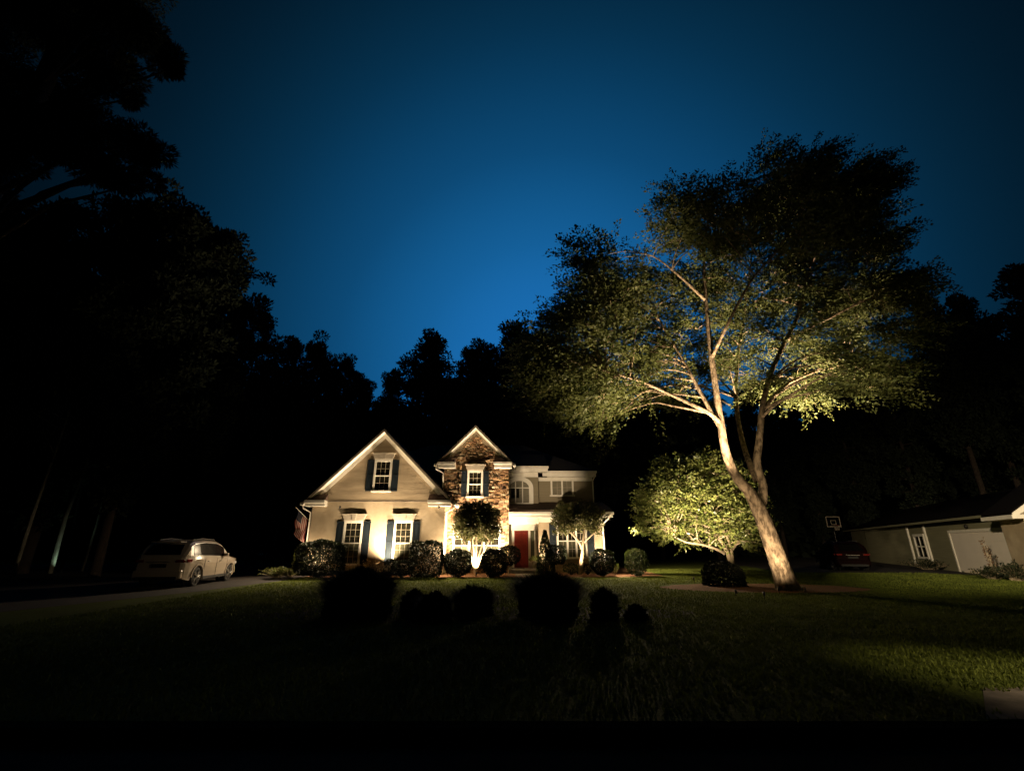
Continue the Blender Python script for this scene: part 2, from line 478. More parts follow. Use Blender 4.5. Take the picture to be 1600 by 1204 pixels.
# ---- gabled wing
xl = at(484, 825, HD)[0]; xr = at(693.5, 825, HD)[0]
eZ = at(600, 783, HD)[2]
OV = .38
ax, _, aZ = at(601, 669, HD-OV)
tl = at(473, 783, HD-OV); tr = at(709, 783, HD-OV)
zE = tl[2]
slope = (aZ-zE)/(ax-tl[0])
xrt = ax+(ax-tl[0])   # symmetric eave
th = .16
def rz_(x): return aZ - slope*abs(x-ax)
bx = .02
wall = MB()
wall.prism([(xl,0),(xr,0),(xr,rz_(xr)-th-.02),(ax,aZ-th-.02),(xl,rz_(xl)-th-.02)], HD, HD+.25)
wall.box(xl, xl+.25, HD+.25, HD+11, 0, rz_(xl)-th-.02)
wall.box(xr-.25, xr, HD+.25, HD+11, 0, rz_(xr)-th-.02)
wall.box(xl+.25, xr-.25, HD+10.75, HD+11, 0, zE)
wall.build('wing_wall', M['stucco'], house)
# upper siding skin within the gable, a touch proud
gl = at(515, 760, HD)[0]; gr = at(672, 760, HD)[0]
MB().prism([(gl,eZ),(gr,eZ),(gr,rz_(gr)-th-.33),(ax,aZ-th-.33),(gl,rz_(gl)-th-.33)], HD-.03, HD-.001).build('gable_panel', M['gable'], house)
MB().box(gl, gr, HD-.045, HD-.031, eZ-.03, eZ+.012).build('gable_flashing', M['fascia'], house)
gable_roof(tl[0], xrt, ax, zE, aZ, HD, 11.2, OV, M['roof'])
gable_trim(tl[0], xrt, ax, zE, aZ, HD, OV)
cornice_return(tl[0]+.12, gl, eZ+.03, HD, OV, h=.30, rise=.36)
cornice_return(gr, xrt-.12, eZ+.03, HD, OV, h=.30, rise=.36)
# base course
MB().box(xl-.02, xr+.02, HD-.03, HD, 0, .35).build('brick_base', M['brick'], house)
window_unit(538, 561.5, 817, 880, HD, (3, 3))
window_unit(617.5, 640.5, 817, 880, HD, (3, 3))
window_unit(587, 608.5, 721, 766, HD-.03, (3, 2), curtain=False)
# gutters and downspouts
def gutter(pts, r=.065, name='gutter'):
    MB().tube(pts, r, 8).build(name, M['trim'], house, smooth=True)
for xx, s in ((tl[0], -1), (xrt, 1)):
    MB().box(xx-(.13 if s < 0 else 0), xx+(0 if s < 0 else .13), HD-OV, HD+11, zE-.20, zE-.05).build('gutter', M['trim'], house, bevel=.01)
gutter([(tl[0]-.06,HD-.15,zE-.2),(tl[0]-.02,HD-.12,zE-.34),(xl-.08,HD+.05,zE-.55),(xl-.07,HD+.05,.25)], .045, 'downspout')
gutter([(xrt+.05,HD-.15,zE-.2),(xrt+.0,HD-.12,zE-.34),(xr+.07,HD+.0,zE-.55),(xr+.06,HD+.0,.25)], .045, 'downspout')

# ---- stone tower
sl = at(694, 745, TD)[0]; sr = at(795, 800, TD)[0]
tax, _, taZ = at(743.5, 663, TD-.35)
ttl = at(681.5, 722, TD-.35)
tZ = ttl[2]; tslope = (taZ-tZ)/(tax-ttl[0]); ttr = 2*tax-ttl[0]
def trz(x): return taZ - tslope*abs(x-tax)
core = MB().prism([(sl,0),(sr,0),(sr,trz(sr)-th-.02),(tax,taZ-th-.02),(sl,trz(sl)-th-.02)], TD, TD+.2)
core.box(sl, sl+.2, TD+.2, TD+8, 0, trz(sl)-th-.02); core.box(sr-.2, sr, TD+.2, TD+8, 0, trz(sr)-th-.02)
core.build('tower_wall', M['brick'], house)
# individual stones, one mesh
def stone_face(name, x0, x1, z0, z1f, D, holes, seed, outward=-1):
    g = random.Random(seed)
    v = []; f = []; cols = []
    pal = [(.42,.25,.13),(.50,.33,.19),(.33,.19,.10),(.56,.42,.27),(.25,.14,.08),(.46,.28,.14),(.20,.12,.08),(.60,.46,.30)]
    z = z0
    while z < 12:
        h = g.uniform(.075, .15)
        x = x0 - g.uniform(0, .2)
        any_ = False
        while x < x1:
            w = g.uniform(.12, .36)
            xa, xb = max(x, x0)+.008, min(x+w, x1)-.008
            x += w
            if xb-xa < .05: continue
            zt = min(z+h, min(z1f(xa), z1f(xb)))
            if zt - z < .04: continue
            any_ = True
            if any(xb > a and xa < b and zt > c and z < d for a, b, c, d in holes): continue
            p = g.uniform(.010, .045) * (1 if g.random() < .8 else 1.5)
            b_ = len(v)
            jj = lambda s=.012: g.uniform(-s, s)
            pts = [(xa,0,z+.006),(xb,0,z+.006),(xb,0,zt-.006),(xa,0,zt-.006)]
            for (a, _, c) in pts: v.append((a, D, c))
            for i, (a, _, c) in enumerate(pts):
                ix = .014 if i in (0, 3) else -.014; iz = .012 if i < 2 else -.012
                v.append((a+ix+jj(), D-p+jj(.014), c+iz+jj(.009)))
            fs = [(4,5,6,7),(0,1,5,4),(1,2,6,5),(2,3,7,6),(3,0,4,7)]
            f += [tuple(b_+i for i in q) for q in fs]
            c = g.choice(pal); k = g.uniform(.75, 1.15)
            cols += [(c[0]*k, c[1]*k, c[2]*k, 1)]*8
        z += h
        if not any_: break
    m = MB(); m.v = v; m.f = f
    o = m.build(name, M['stone'], house)
    ca = o.data.color_attributes.new('stone', 'FLOAT_COLOR', 'POINT')
    ca.data.foreach_set('color', np.array(cols, dtype=np.float32).ravel())
    return o
wx0 = at(733, 757, TD)[0]; wx1 = at(751.5, 757, TD)[0]; wz0 = at(740, 775, TD)[2]; wz1 = at(740, 738, TD)[2]
lx0 = at(710, 850, TD)[0]; lx1 = at(779, 850, TD)[0]; lz0 = at(740, 882, TD)[2]; lz1 = at(740, 822, TD)[2]
stone_face('stone_facing', sl, sr, 0.0, lambda x: trz(x)-th-.30, TD,
           [(wx0-.14, wx1+.14, wz0-.06, wz1+.5), (lx0-.12, lx1+.12, lz0-.1, lz1+.12)], 5)
# stone on the tower's right flank
gable_roof(ttl[0], ttr, tax, tZ, taZ, TD, 8, .35, M['roof'])
gable_trim(ttl[0], ttr, tax, tZ, taZ, TD, .35, fr=.10)
cornice_return(ttl[0]+.1, at(712, 727, TD)[0], at(740, 723, TD)[2]+.0, TD, .35, h=.34, rise=.36)
cornice_return(at(772.5, 727, TD)[0], ttr-.1, at(740, 723, TD)[2]+.0, TD, .35, h=.34, rise=.36)
window_unit(733, 751.5, 738, 775, TD-.06, (3, 2), curtain=False)
window_unit(710, 779, 822, 882, TD-.06, (2, 3), shutters=False, header=False, lights=3)
for xx, s in ((ttl[0], -1), (ttr, 1)):
    MB().box(xx-(.13 if s < 0 else 0), xx+(0 if s < 0 else .13), TD-.35, TD+8, tZ-.20, tZ-.05).build('gutter', M['trim'], house, bevel=.01)
gutter([(ttl[0]-.06,TD-.2,tZ-.2),(ttl[0]-.0,TD-.12,tZ-.36),(sl-.06,TD-.02,tZ-.6),(sl-.06,TD-.02,rz_(sl)+.1)], .045, 'downspout')

# ---- upper storey right of the tower
ux1 = at(841, 760, UD-.4)[0]; ux2 = at(926, 760, UD+.2)[0]
zU1 = at(800, 738, UD-.4)[2]; zU2 = at(900, 745, UD+.2)[2]
zp = at(800, 786, UD-.4)[2]
m = MB()
m.box(sr, ux1, UD-.4, UD+6, 2.5, zU1)
m.box(ux1, ux2, UD+.2, UD+6, 2.5, zU2)
m.build('upper_wall', M['siding'], house)
# fascia / gutter boards
m = MB()
zf1 = at(800, 728.5, UD-.75)[2]; zf2 = at(900, 736, UD-.15)[2]
ex1 = at(856, 732, UD-.75)[0]; ex2 = at(931, 740, UD-.15)[0]
m.box(sr, ex1, UD-.75, UD-.40, zU1-.02, zU1+.05); m.box(sr, ex1, UD-.78, UD-.74, zU1+.0, zf1)
m.box(ex1, ex2, UD-.15, UD+.2, zU2-.02, zU2+.05); m.box(ex1-.3, ex2, UD-.18, UD-.14, zU2+.0, zf2)
m.box(sr, ux1, UD-.44, UD-.4, zU1-.28, zU1-.02); m.box(ux1, ux2, UD+.16, UD+.2, zU2-.25, zU2-.02)
m.build('eave_board', M['trim'], house, bevel=.01)
m = MB()
m.box(sr, ex1+.04, UD-.90, UD-.781, zf1-.13, zf1+.015); m.box(ex1+.05, ex2+.05, UD-.30, UD-.181, zf2-.12, zf2+.015)
m.build('gutter', M['trim'], house, bevel=.015)
gutter([(ex2-.05,UD-.24,zf2-.12),(ex2-.05,UD-.2,zf2-.25),(ux2+.0,UD+.12,zf2-.55),(ux2+.0,UD+.12,zp+.1)], .04, 'downspout')
# main hipped roof behind
rl, rr_, rf, rb = xl+.2, ex2+.06, UD-.12, UD+9.4
zt = zf2+.02
rh = (rb-rf)/2*.55
m = MB().add([(rl,rf,zt),(rr_,rf,zt),(rr_,rb,zt),(rl,rb,zt),(rl+4.5,(rf+rb)/2,zt+rh),(rr_-4.5,(rf+rb)/2,zt+rh)],
             [(0,1,5,4),(1,2,5),(2,3,4,5),(3,0,4),(0,3,2,1)])
m.build('roof', M['roof'], house)
MB().prism_x([(UD-.86,zf1+.0),(UD+2.2,zf1+1.3),(UD+2.2,zf1+.0)], sr+.0, ex1).build('roof', M['roof'], house)
MB().box(rl+.4, ux2-.01, UD+6, UD+9, 0, zt-.01).build('back_wall', M['siding'], house)
MB().box(xl+1, sl, UD, UD+6, 3, zt-.02).build('back_wall', M['siding'], house)
# arched window
def arch(cx, zc, r, zb, D0, D1, band, n=14, name='arch_casing', mat=None, parent=None, fill=False, rz=None):
    rzv = rz or r
    m = MB()
    if fill:
        poly = [(cx-r, zb), (cx+r, zb)] + [(cx+r*math.cos(math.pi*i/n), zc+rzv*math.sin(math.pi*i/n)) for i in range(n+1)]
        m.prism(poly, D0, D1)
    else:
        for i in range(n):
            a, b = math.pi*i/n, math.pi*(i+1)/n
            m.prism([(cx+r*math.cos(a), zc+rzv*math.sin(a)), (cx+(r+band)*math.cos(a), zc+(rzv+band)*math.sin(a)),
                     (cx+(r+band)*math.cos(b), zc+(rzv+band)*math.sin(b)), (cx+r*math.cos(b), zc+rzv*math.sin(b))], D0, D1)
        m.box(cx-r-band, cx-r, D0, D1, zb, zc); m.box(cx+r, cx+r+band, D0, D1, zb, zc)
    return m.build(name, mat or M['trim'], parent or house)
AD = UD-.4
acx = at(811, 760, AD)[0]; ar = at(826.5, 760, AD)[0]-acx
azc = at(811, 762, AD)[2]; azt = at(811, 751, AD)[2]; azb = at(811, 787, AD)[2]
aw = arch(acx, azc, ar, azb, AD-.10, AD, .26, rz=azt-azc, name='arched_window')
arch(acx, azc, ar, azb, AD-.02, AD+.002, 0, fill=True, name='pane', mat=M['blind'], parent=aw, rz=azt-azc)
m = MB()
for k in (-.35, .35): m.box(acx+ar*k-.03, acx+ar*k+.03, AD-.06, AD-.02, azb, azc+(azt-azc)*.9)
m.box(acx-ar, acx+ar, AD-.055, AD-.021, azc-.03, azc+.03); m.box(acx-ar, acx+ar, AD-.11, AD-.021, azb-.06, azb+.06)
m.build('muntin', M['trim'], aw)
MB().box(acx-ar*.8, acx-ar*.0, AD-.03, AD-.021, azb+.35, azb+.95).build('pane_reflection', M['glass'], aw)  # dark patch standing in for a reflection in the arched glass
window_unit(863, 893.5, 750, 773, UD+.2, (2, 2), shutters=False, header=False, lights=2, split=False, curtain='blind')
# ---- ground floor right wall + entry
px0 = at(842, 850, PD)[0]; px1 = at(942, 850, PD)[0]
zs = at(880, 799, PD-.75)[2]      # porch eave line (bottom of shingles)
m = MB()
m.box(px0, px1, PD, PD+.25, 0, zs-.02); m.box(px1-.25, px1, PD+.25, UD+6, 0, zs-.02); m.box(px0, px0+.2, PD+.25, ED, 0, zs-.02)
m.build('right_wall', M['stucco'], house)
MB().box(px0-.01, px1+.02, PD-.03, PD, 0, at(880, 873, PD)[2]).build('brick_base', M['brick'], house)
m = MB().box(sr-.05, px0+.2, ED, ED+.2, 0, zs-.02); m.build('entry_wall', M['stucco'], house)
# porch roof: shed over entry and right wall
pxr = at(957, 800, PD-.75)[0]
MB().prism_x([(PD-.75, zs), (PD-.75, zs+.10), (UD+.2, zp+.12), (UD+.2, zp-.1)], sr+.0, pxr).build('porch_roof', M['porchroof'], house)
zf = at(880, 808, PD-.75)[2]
m = MB()
m.box(sr, pxr, PD-.73, PD-.70, zf, zs-.002)                                   # fascia
m.box(sr, pxr-.02, PD-.70, PD-.0, zf+.05, zf+.09); m.box(sr, px0, PD-.0, ED, zf+.05, zf+.09)   # soffit
m.box(px0, px1+.02, PD-.05, PD, zf-.22, zf+.05)
m.box(sr, px0, PD-.04, PD+.2, zf-.30, zf+.05)                                 # beam across the entry
m.build('porch_soffit', M['trim'], house, bevel=.01)
MB().box(sr+.02, pxr+.06, PD-.86, PD-.731, zs-.16, zs-.004).build('gutter', M['trim'], house, bevel=.02)
gutter([(pxr-.15,PD-.8,zs-.15),(pxr-.2,PD-.75,zs-.32),(px1+.05,PD-.05,zs-.65),(px1+.05,PD-.05,.2)], .045, 'downspout')
# entry door
dx0 = at(803.5, 857, ED)[0]; dx1 = at(825.5, 857, ED)[0]; dz0 = at(815, 886, ED)[2]; dz1 = at(815, 828.5, ED)[2]
door = MB().box(dx0, dx1, ED-.06, ED-.01, dz0, dz1)
for i in range(2):
    for j in range(3):
        w_ = (dx1-dx0); xa = dx0+w_*(.12+.43*i); xb = xa+w_*.33
        za = dz0+(dz1-dz0)*(.06+.33*j); zb = za+(dz1-dz0)*(.24 if j < 2 else .2)
        door.box(xa, xb, ED-.075, ED-.059, za, zb)
door = door.build('door', M['door'], house, bevel=.008)
MB().ball((dx0+.09, ED-.13, dz0+.95), .035, .05, .035).build('handle', M['brass'], door, smooth=True)
MB().box(dx0+.05, dx0+.13, ED-.072, ED-.058, dz0+.85, dz0+1.1).build('latch_plate', M['brass'], door)
m = MB()
sdx = at(829, 857, ED)[0]; sdx2 = at(835, 857, ED)[0]
m.box(dx0-.14, dx0, ED-.09, ED, dz0, dz1); m.box(dx1, sdx, ED-.09, ED, dz0, dz1); m.box(sdx2, sdx2+.12, ED-.09, ED, dz0, dz1)
m.box(dx0-.2, sdx2+.18, ED-.11, ED, dz1, dz1+.34); m.box(dx0-.26, sdx2+.22, ED-.16, ED, dz1+.341, dz1+.40)
m.box(sdx, sdx2, ED-.085, ED, dz0, dz0+.45)
m.build('door_surround', M['trim'], house, bevel=.01)
MB().box(sdx, sdx2, ED-.03, ED-.002, dz0+.451, dz1).build('sidelight', M['curtain'], house)
MB().box(sr, px0+.05, PD-.2, ED, .0, dz0-.02).build('porch_floor', M['concrete'], house, bevel=.01)
MB().box(sr+.2, px0-.15, PD-.55, PD-.201, .0, .2).build('step', M['concrete'], house, bevel=.01)
MB().box(at(810,880,PD)[0]-.35, at(810,880,PD)[0]+.35, PD+.2, PD+.65, dz0-.02, dz0+.005).build('doormat', M['tyre'], house)
# carriage lamp by the door and house windows right
window_unit(873, 914, 820, 870, PD, (2, 2), shutters=True, header=False, lights=3, sh_w=.38)

# ---- flag on the wing's corner
flag = empty('flag_pole', (xl-.02, HD+.6, at(484,818,HD+.3)[2]))
tag(flag, 'stars and stripes flag hanging from a slanted pole at the left corner of the house', 'flag')
p0 = Vector((xl-.02, HD+.3, at(484, 818, HD+.3)[2])); p1 = Vector(at(462, 792, HD-.2))
MB().tube([p0, p1], .018, 8).build('pole', M['trim'], flag)
MB().ball(p1, .04, .04, .04).build('finial', M['brass'], flag, smooth=True)
def flag_mat(col, nm): return surf(nm, col, tuple(c*.85 for c in col), rough=.8)
fr_, fw_, fb_ = flag_mat((.20,.018,.018), 'flag_red'), flag_mat((.30,.26,.22), 'flag_white'), flag_mat((.008,.012,.035), 'flag_blue')
dirp = (p0-p1)
def fpt(u, v):
    """u along the pole (hoist) 0 top..1, v along the fly, hanging limp"""
    base = p1 + dirp*(.12+.62*u)
    fold = .05*math.sin(v*9+u*5)
    return base + Vector((-.02*v + fold*.6, fold - .05*v, -1.25*v))
nU, nV = 26, 16
def flag_part(name, mat, cond):
    m = MB()
    for i in range(nU):
        for j in range(nV):
            if cond((i//2), j):
                m.add([fpt(i/nU, j/nV), fpt((i+1)/nU, j/nV), fpt((i+1)/nU, (j+1)/nV), fpt(i/nU, (j+1)/nV)], [(0,1,2,3)])
    return m.build(name, mat, cloth)
cm = MB()
for i in range(nU):
    for j in range(nV):
        if (i//2) % 2 == 0 and not (i//2 < 7 and j < 6):
            cm.add([fpt(i/nU, j/nV), fpt((i+1)/nU, j/nV), fpt((i+1)/nU, (j+1)/nV), fpt(i/nU, (j+1)/nV)], [(0,1,2,3)])
cloth = cm.build('flag_cloth', fr_, flag)
flag_part('stripe', fw_, lambda i, j: i % 2 == 1 and not (i < 7 and j < 6))
flag_part('canton', fb_, lambda i, j: i < 7 and j < 6)
sm = MB()
for r_ in range(9):
    for c_ in range(6 if r_ % 2 == 0 else 5):
        u = (.04 + .055*r_); v = .03 + .058*(c_ + (.5 if r_ % 2 else 0))
        c = fpt(u, v) + Vector((0, -.006, 0)); k = .016
        sm.add([c+Vector((k*math.sin(2*math.pi*t/10)*(1 if t % 2 == 0 else .42), 0, k*math.cos(2*math.pi*t/10)*(1 if t % 2 == 0 else .42))) for t in range(10)], [tuple(range(10))])
sm.build('star_pattern', fw_, cloth)

# ------------------------------------------------------------------ plants
def shell_points(n, rx, ry, rz, e=2.0, g=None, inner=.25, jag=.06):
    """points near the surface of a superellipsoid centred at 0"""
    g = g or rng
    d = unit(g.normal(size=(n, 3)))
    r = (np.abs(d[:, 0])**e + np.abs(d[:, 1])**e + np.abs(d[:, 2])**e)**(-1/e)
    k = np.where(g.random(n) < inner, g.random(n)**.4, 1 - np.abs(g.normal(size=n))*jag)
    # lumps
    ph = g.uniform(0, 6, 3)
    k = k*(1 + .05*np.sin(d[:, 0]*7+ph[0]) + .05*np.sin(d[:, 1]*6+ph[1]) + .04*np.sin(d[:, 2]*8+ph[2]))
    p = d*(r*k)[:, None]*np.array([rx, ry, rz])
    return p, d
def shrub(name, px0, px1, pyt, pyb, D, mat, label, cat='shrub', e=2.4, n=3200, leaf=.085, group=None, stem=True, ballz=None, ry=None, inner=.25, hole=0.0):
    """clipped shrub; ballz lifts it on a bare stem (pixel row of the ball's underside)"""
    xc = at((px0+px1)/2, (pyt+pyb)/2, D)[0]; w = at(px1, (pyt+pyb)/2, D)[0]-at(px0, (pyt+pyb)/2, D)[0]
    z1 = at(px0, pyt, D)[2]; z0 = max(at(px0, ballz, D)[2] if ballz else .08, .05)
    r = empty(name, (xc, D, 0)); tag(r, label, cat, group)
    g = np.random.default_rng(int(px0*7+px1))
    p, d = shell_points(n, w/2, ry or w/2, (z1-z0)/2, e, g, inner)
    if hole:
        q = np.hypot((p[:, 0]-w*.08)/(w*.22), (p[:, 2]+(z1-z0)*.12)/((z1-z0)*.24))
        keep = (q > 1) | (g.random(n) > hole)
        p, d = p[keep], d[keep]
    c = p + np.array([xc, D, (z0+z1)/2])
    ax_ = unit(d + g.normal(size=c.shape)*.8 + np.array([0, 0, .3]))
    L = g.uniform(.7, 1.3, len(c))*leaf
    v = leaf_quads(c, ax_, L, L*.62, g)
    np_mesh('foliage', v, quads_for(len(v)), mat, r)
    sm = MB()
    for k in range(1 if ballz else 5):
        a = g.uniform(0, 6.28); q = 0 if ballz else w*.22
        sm.tube([(xc+.03*math.cos(a), D+.03*math.sin(a), -.05), (xc+q*.5*math.cos(a), D+q*.5*math.sin(a), (z0+z1)*.25), (xc+q*math.cos(a), D+q*math.sin(a), (z0+z1)/2)], [.03, .022, .012], 6)
    sm.build('stem', M['bark_smooth'] if ballz else M['bark_dark'], r)
    return r
GS = 'clipped shrubs along the front of the house'
shrub('clipped_shrub', 467, 535, 846, 904, 23.9, M['holly'], 'wide dark clipped shrub at the left corner of the floodlit house', e=5, n=13000, group=GS, ry=.6, hole=.35)
shrub('clipped_shrub', 643, 691, 847, 904, 23.9, M['holly'], 'tall square clipped shrub at the right corner of the gabled wing', e=6.5, n=7000, group=GS, ry=.55, hole=.4)
shrub('clipped_shrub', 696, 735, 858, 902, 24.1, M['holly'], 'round dark shrub left of the small lit tree before the stone tower', n=4200, group=GS)
shrub('clipped_shrub', 753, 791, 858, 902, 24.1, M['holly'], 'round shrub with light showing through, right of the lit tree by the stone tower', n=4000, group=GS, hole=.3)
shrub('clipped_shrub', 613, 642, 876, 905, 23.9, M['holly'], 'small round dark shrub below the second ground floor window of the wing', n=2200, group=GS, leaf=.07)
shrub('clipped_shrub', 601, 617, 873, 899, 24.0, M['holly'], 'narrow low bush just behind the small round shrub under the wing window', n=900, group=GS, leaf=.07)
shrub('clipped_shrub', 923, 958, 858, 897, 25.2, M['holly'], 'round shrub at the right front corner of the house', n=4000, group=GS, hole=.3)
shrub('clipped_shrub', 978, 1010, 858, 897, 25.0, M['box'], 'round green shrub standing apart on the lawn edge right of the house', n=2600, group=GS)
shrub('topiary_ball', 778, 811, 853, 902, 25.3, M['holly'], 'ball topiary on a bare stem left of the red front door', 'topiary', e=2.6, n=2200, ballz=881)
shrub('topiary_ball', 853, 883.5, 852, 902, 25.4, M['holly'], 'squarish ball topiary on a bare stem right of the conifer', 'topiary', e=3.2, n=2200, ballz=880)
shrub('low_shrub', 881, 903, 880, 896, 26.0, M['box'], 'small rounded grey green bush left of the right tree trunk', n=800, leaf=.06)
shrub('low_shrub', 913, 923, 881, 896, 26.0, M['holly'], 'tiny dark bush right of the right tree trunk', n=500, leaf=.06)
shrub('side_shrub', 458, 476, 856, 905, 25.2, M['lime'], 'narrow loose green shrub behind the wide corner shrub', n=1300, leaf=.07, inner=.5)
# conifer cone
def conifer():
    D = 25.5; x = gx(853, D); h = at(852, 831, D)[2]
    r = empty('cone_conifer', (x, D, 0)); tag(r, 'slim pointed conifer beside the entry between door and blue shutter', 'conifer')
    g = np.random.default_rng(11); n = 3400
    z = g.random(n)**1.3*h; a = g.uniform(0, 6.28, n)
    rad = (.42*(1-(z/h)**1.6)+.02)*np.where(g.random(n) < .8, 1, g.random(n))*g.uniform(.85, 1.1, n)
    c = np.stack([x+rad*np.cos(a), D+rad*np.sin(a), z+.05], 1)
    d = np.stack([np.cos(a)*.5, np.sin(a)*.5, np.ones(n)], 1)+g.normal(size=(n, 3))*.25
    v = leaf_quads(c, d, g.uniform(.08, .14, n), .035, g)
    np_mesh('foliage', v, quads_for(len(v)), M['box'], r)
    MB().tube([(x, D, -.05), (x, D, h*.7)], [.05, .02], 6).build('trunk', M['bark_dark'], r)
conifer()
# loose leafy plants
def leafy(name, px, D, h, w, mat, label, cat='plant', n=26, leaf=.13, arch_=.5, seed=0, width=.4, z=0, per=12, group=None, flat=1.0):
    x = gx(px, D) if z == 0 else zx(px, z, D)
    r = empty(name, (x, D, z)); tag(r, label, cat, group)
    g = np.random.default_rng(seed+int(px)); sm = MB(); V = []
    for k in range(n):
        a = g.uniform(0, 6.28); lean = g.uniform(.05, 1)*w/2; hh = h*g.uniform(.6, 1)*(1-.35*lean/(w/2))
        b = np.array([x+lean*.25*math.cos(a), D+lean*.25*math.sin(a), z])
        pts = []
        for t in np.linspace(0, 1, 6):
            pts.append(b + np.array([lean*math.cos(a)*t**1.5, lean*math.sin(a)*t**1.5*flat, hh*(t-arch_*.35*t**3)]))
        sm.tube(pts, [.009, .008, .007, .006, .005, .003], 4, cap=False)
        pts = np.array(pts)
        tt = g.uniform(.25, 1, per)*5; i0 = np.minimum(tt.astype(int), 4); fr = (tt-i0)[:, None]
        c = pts[i0]*(1-fr)+pts[i0+1]*fr
        d = unit(g.normal(size=(per, 3))+np.array([math.cos(a), math.sin(a), .5])*.8)
        V.append(leaf_quads(c, d, g.uniform(.6, 1.2, per)*leaf, leaf*width, g))
    v = np.concatenate(V)
    np_mesh('foliage', v, quads_for(len(v)), mat, r); sm.build('stem', M['bark_smooth'], r)
    return r
leafy('rose_bush', 580, 23.5, 1.15, 2.2, M['rose'], 'loose rose bush lit from behind below the wing wall between the two windows', 'bush', n=60, seed=1, leaf=.10, per=10)
leafy('low_plant', 432, 23.6, .65, 1.5, M['lime'], 'low spreading yellow green plant left of the wide corner shrub', n=70, seed=2, leaf=.10, per=14)
leafy('low_plant', 453, 24.2, .55, .9, M['lime'], 'small yellow green plant tucked beside the wide corner shrub', n=40, seed=3, leaf=.09, per=12)
leafy('flower_stalk', 962, 25.6, .9, .5, M['lime'], 'slim upright plant between the two round shrubs right of the house', n=14, seed=4, leaf=.09)
# potted plant on the porch
pz = dz0-.02
pot = empty('planter', (at(836,880,PD+.1)[0], PD+.1, pz)); tag(pot, 'pale urn planted with a green fern on the porch right of the red door', 'planter')
pc = pot.location
MB().tube([(pc.x,pc.y,pz+.002),(pc.x,pc.y,pz+.05),(pc.x,pc.y,pz+.12),(pc.x,pc.y,pz+.34),(pc.x,pc.y,pz+.38)], [.13,.09,.11,.19,.21], 16).build('urn', M['clay'], pot, smooth=True)
g = np.random.default_rng(3); n = 260
a = g.uniform(0, 6.28, n); rr = g.uniform(.02, .26, n)
c = np.stack([pc.x+rr*np.cos(a), pc.y+rr*np.sin(a), pz+.38+g.uniform(0, .28, n)*(1-rr/.4)], 1)
v = leaf_quads(c, np.stack([np.cos(a), np.sin(a), g.uniform(0, 1, n)], 1), .16, .04, g)
np_mesh('fern', v, quads_for(len(v)), M['lime'], pot)

# foreground dark mounds of ornamental grass and bushes
def mound(name, px0, px1, pyt, pyb, label, cat, blades=2600, leafy_=2600, seed=0, spiky=.35, depth=None):
    D = gd(pyb)+.5
    xc = at((px0+px1)/2, (pyt+pyb)/2, D)[0]; w = at(px1, pyb, D)[0]-at(px0, pyb, D)[0]; h = at(px0, pyt, D)[2]
    r = empty(name, (xc, D, 0)); tag(r, label, cat, 'dark plants in the unlit bed on the front lawn')
    g = np.random.default_rng(seed+int(px0))
    p, d = shell_points(leafy_, w/2*.78, w/2*.72, h*.74, 2.3, g, .35, .08)
    k = p[:, 2] > 0; p, d = p[k], d[k]
    c = p+np.array([xc, D, 0])
    L = g.uniform(.08, .16, len(c))
    v = leaf_quads(c, unit(d+g.normal(size=c.shape)*.7+np.array([0, 0, .4])), L, L*.5, g)
    # arching blades (3 quads each)
    n = blades*4; a = g.uniform(0, 6.28, n); q = np.sqrt(g.random(n)); bx_ = xc+q*w*.30*np.cos(a); by_ = D+q*w*.30*np.sin(a)
    H = h*g.uniform(.6, 1.15, n)*(1-.25*q); out_ = q*w*.36*g.uniform(.3, 1.5, n)
    prev = None; Q = []
    sd = np.stack([-np.sin(a), np.cos(a), 0*a], 1)*.006
    ts = [0, .4, .75, 1]
    P = [np.stack([bx_+out_*np.cos(a)*t**2, by_+out_*np.sin(a)*t**2, H*(t-.12*t**3)], 1) for t in ts]
    wd = [1, 1, .8, .15]
    for i in range(3):
        Q.append(np.stack([P[i]-sd*wd[i], P[i]+sd*wd[i], P[i+1]+sd*wd[i+1], P[i+1]-sd*wd[i+1]], 1).reshape(-1, 3))
    v = np.concatenate([v]+Q)
    np_mesh('foliage', v, quads_for(len(v)), M['darkgrass'], r)
    # twiggy core keeps the mound dense
    sm = MB()
    for k in range(9):
        t = g.uniform(0, 6.28); q = w*.25*g.random()
        sm.tube([(xc, D, -.02), (xc+q*math.cos(t), D+q*math.sin(t), h*.55)], [.02, .006], 5, cap=False)
    sm.build('stem', M['bark_dark'], r)
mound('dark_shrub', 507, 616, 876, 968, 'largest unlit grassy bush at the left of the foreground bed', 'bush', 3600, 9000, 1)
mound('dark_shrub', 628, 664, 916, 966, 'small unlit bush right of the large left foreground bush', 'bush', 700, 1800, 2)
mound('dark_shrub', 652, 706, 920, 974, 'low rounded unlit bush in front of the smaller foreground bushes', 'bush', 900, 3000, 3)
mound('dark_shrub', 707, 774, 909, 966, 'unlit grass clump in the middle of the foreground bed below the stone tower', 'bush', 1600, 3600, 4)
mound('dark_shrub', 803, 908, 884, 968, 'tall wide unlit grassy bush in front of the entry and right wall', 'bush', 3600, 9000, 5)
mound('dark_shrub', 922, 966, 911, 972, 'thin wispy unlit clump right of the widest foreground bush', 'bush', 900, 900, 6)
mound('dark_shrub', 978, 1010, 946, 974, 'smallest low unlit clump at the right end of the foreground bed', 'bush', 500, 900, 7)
sheet('foreground_bed', blob((at(740,960,11.6)[0]), 11.7, 5.0, 1.3, seed=5), .004, surf('dark_mulch', (.02,.014,.01), (.01,.008,.006), scale=10, rough=.95, bump=1, bscale=30))

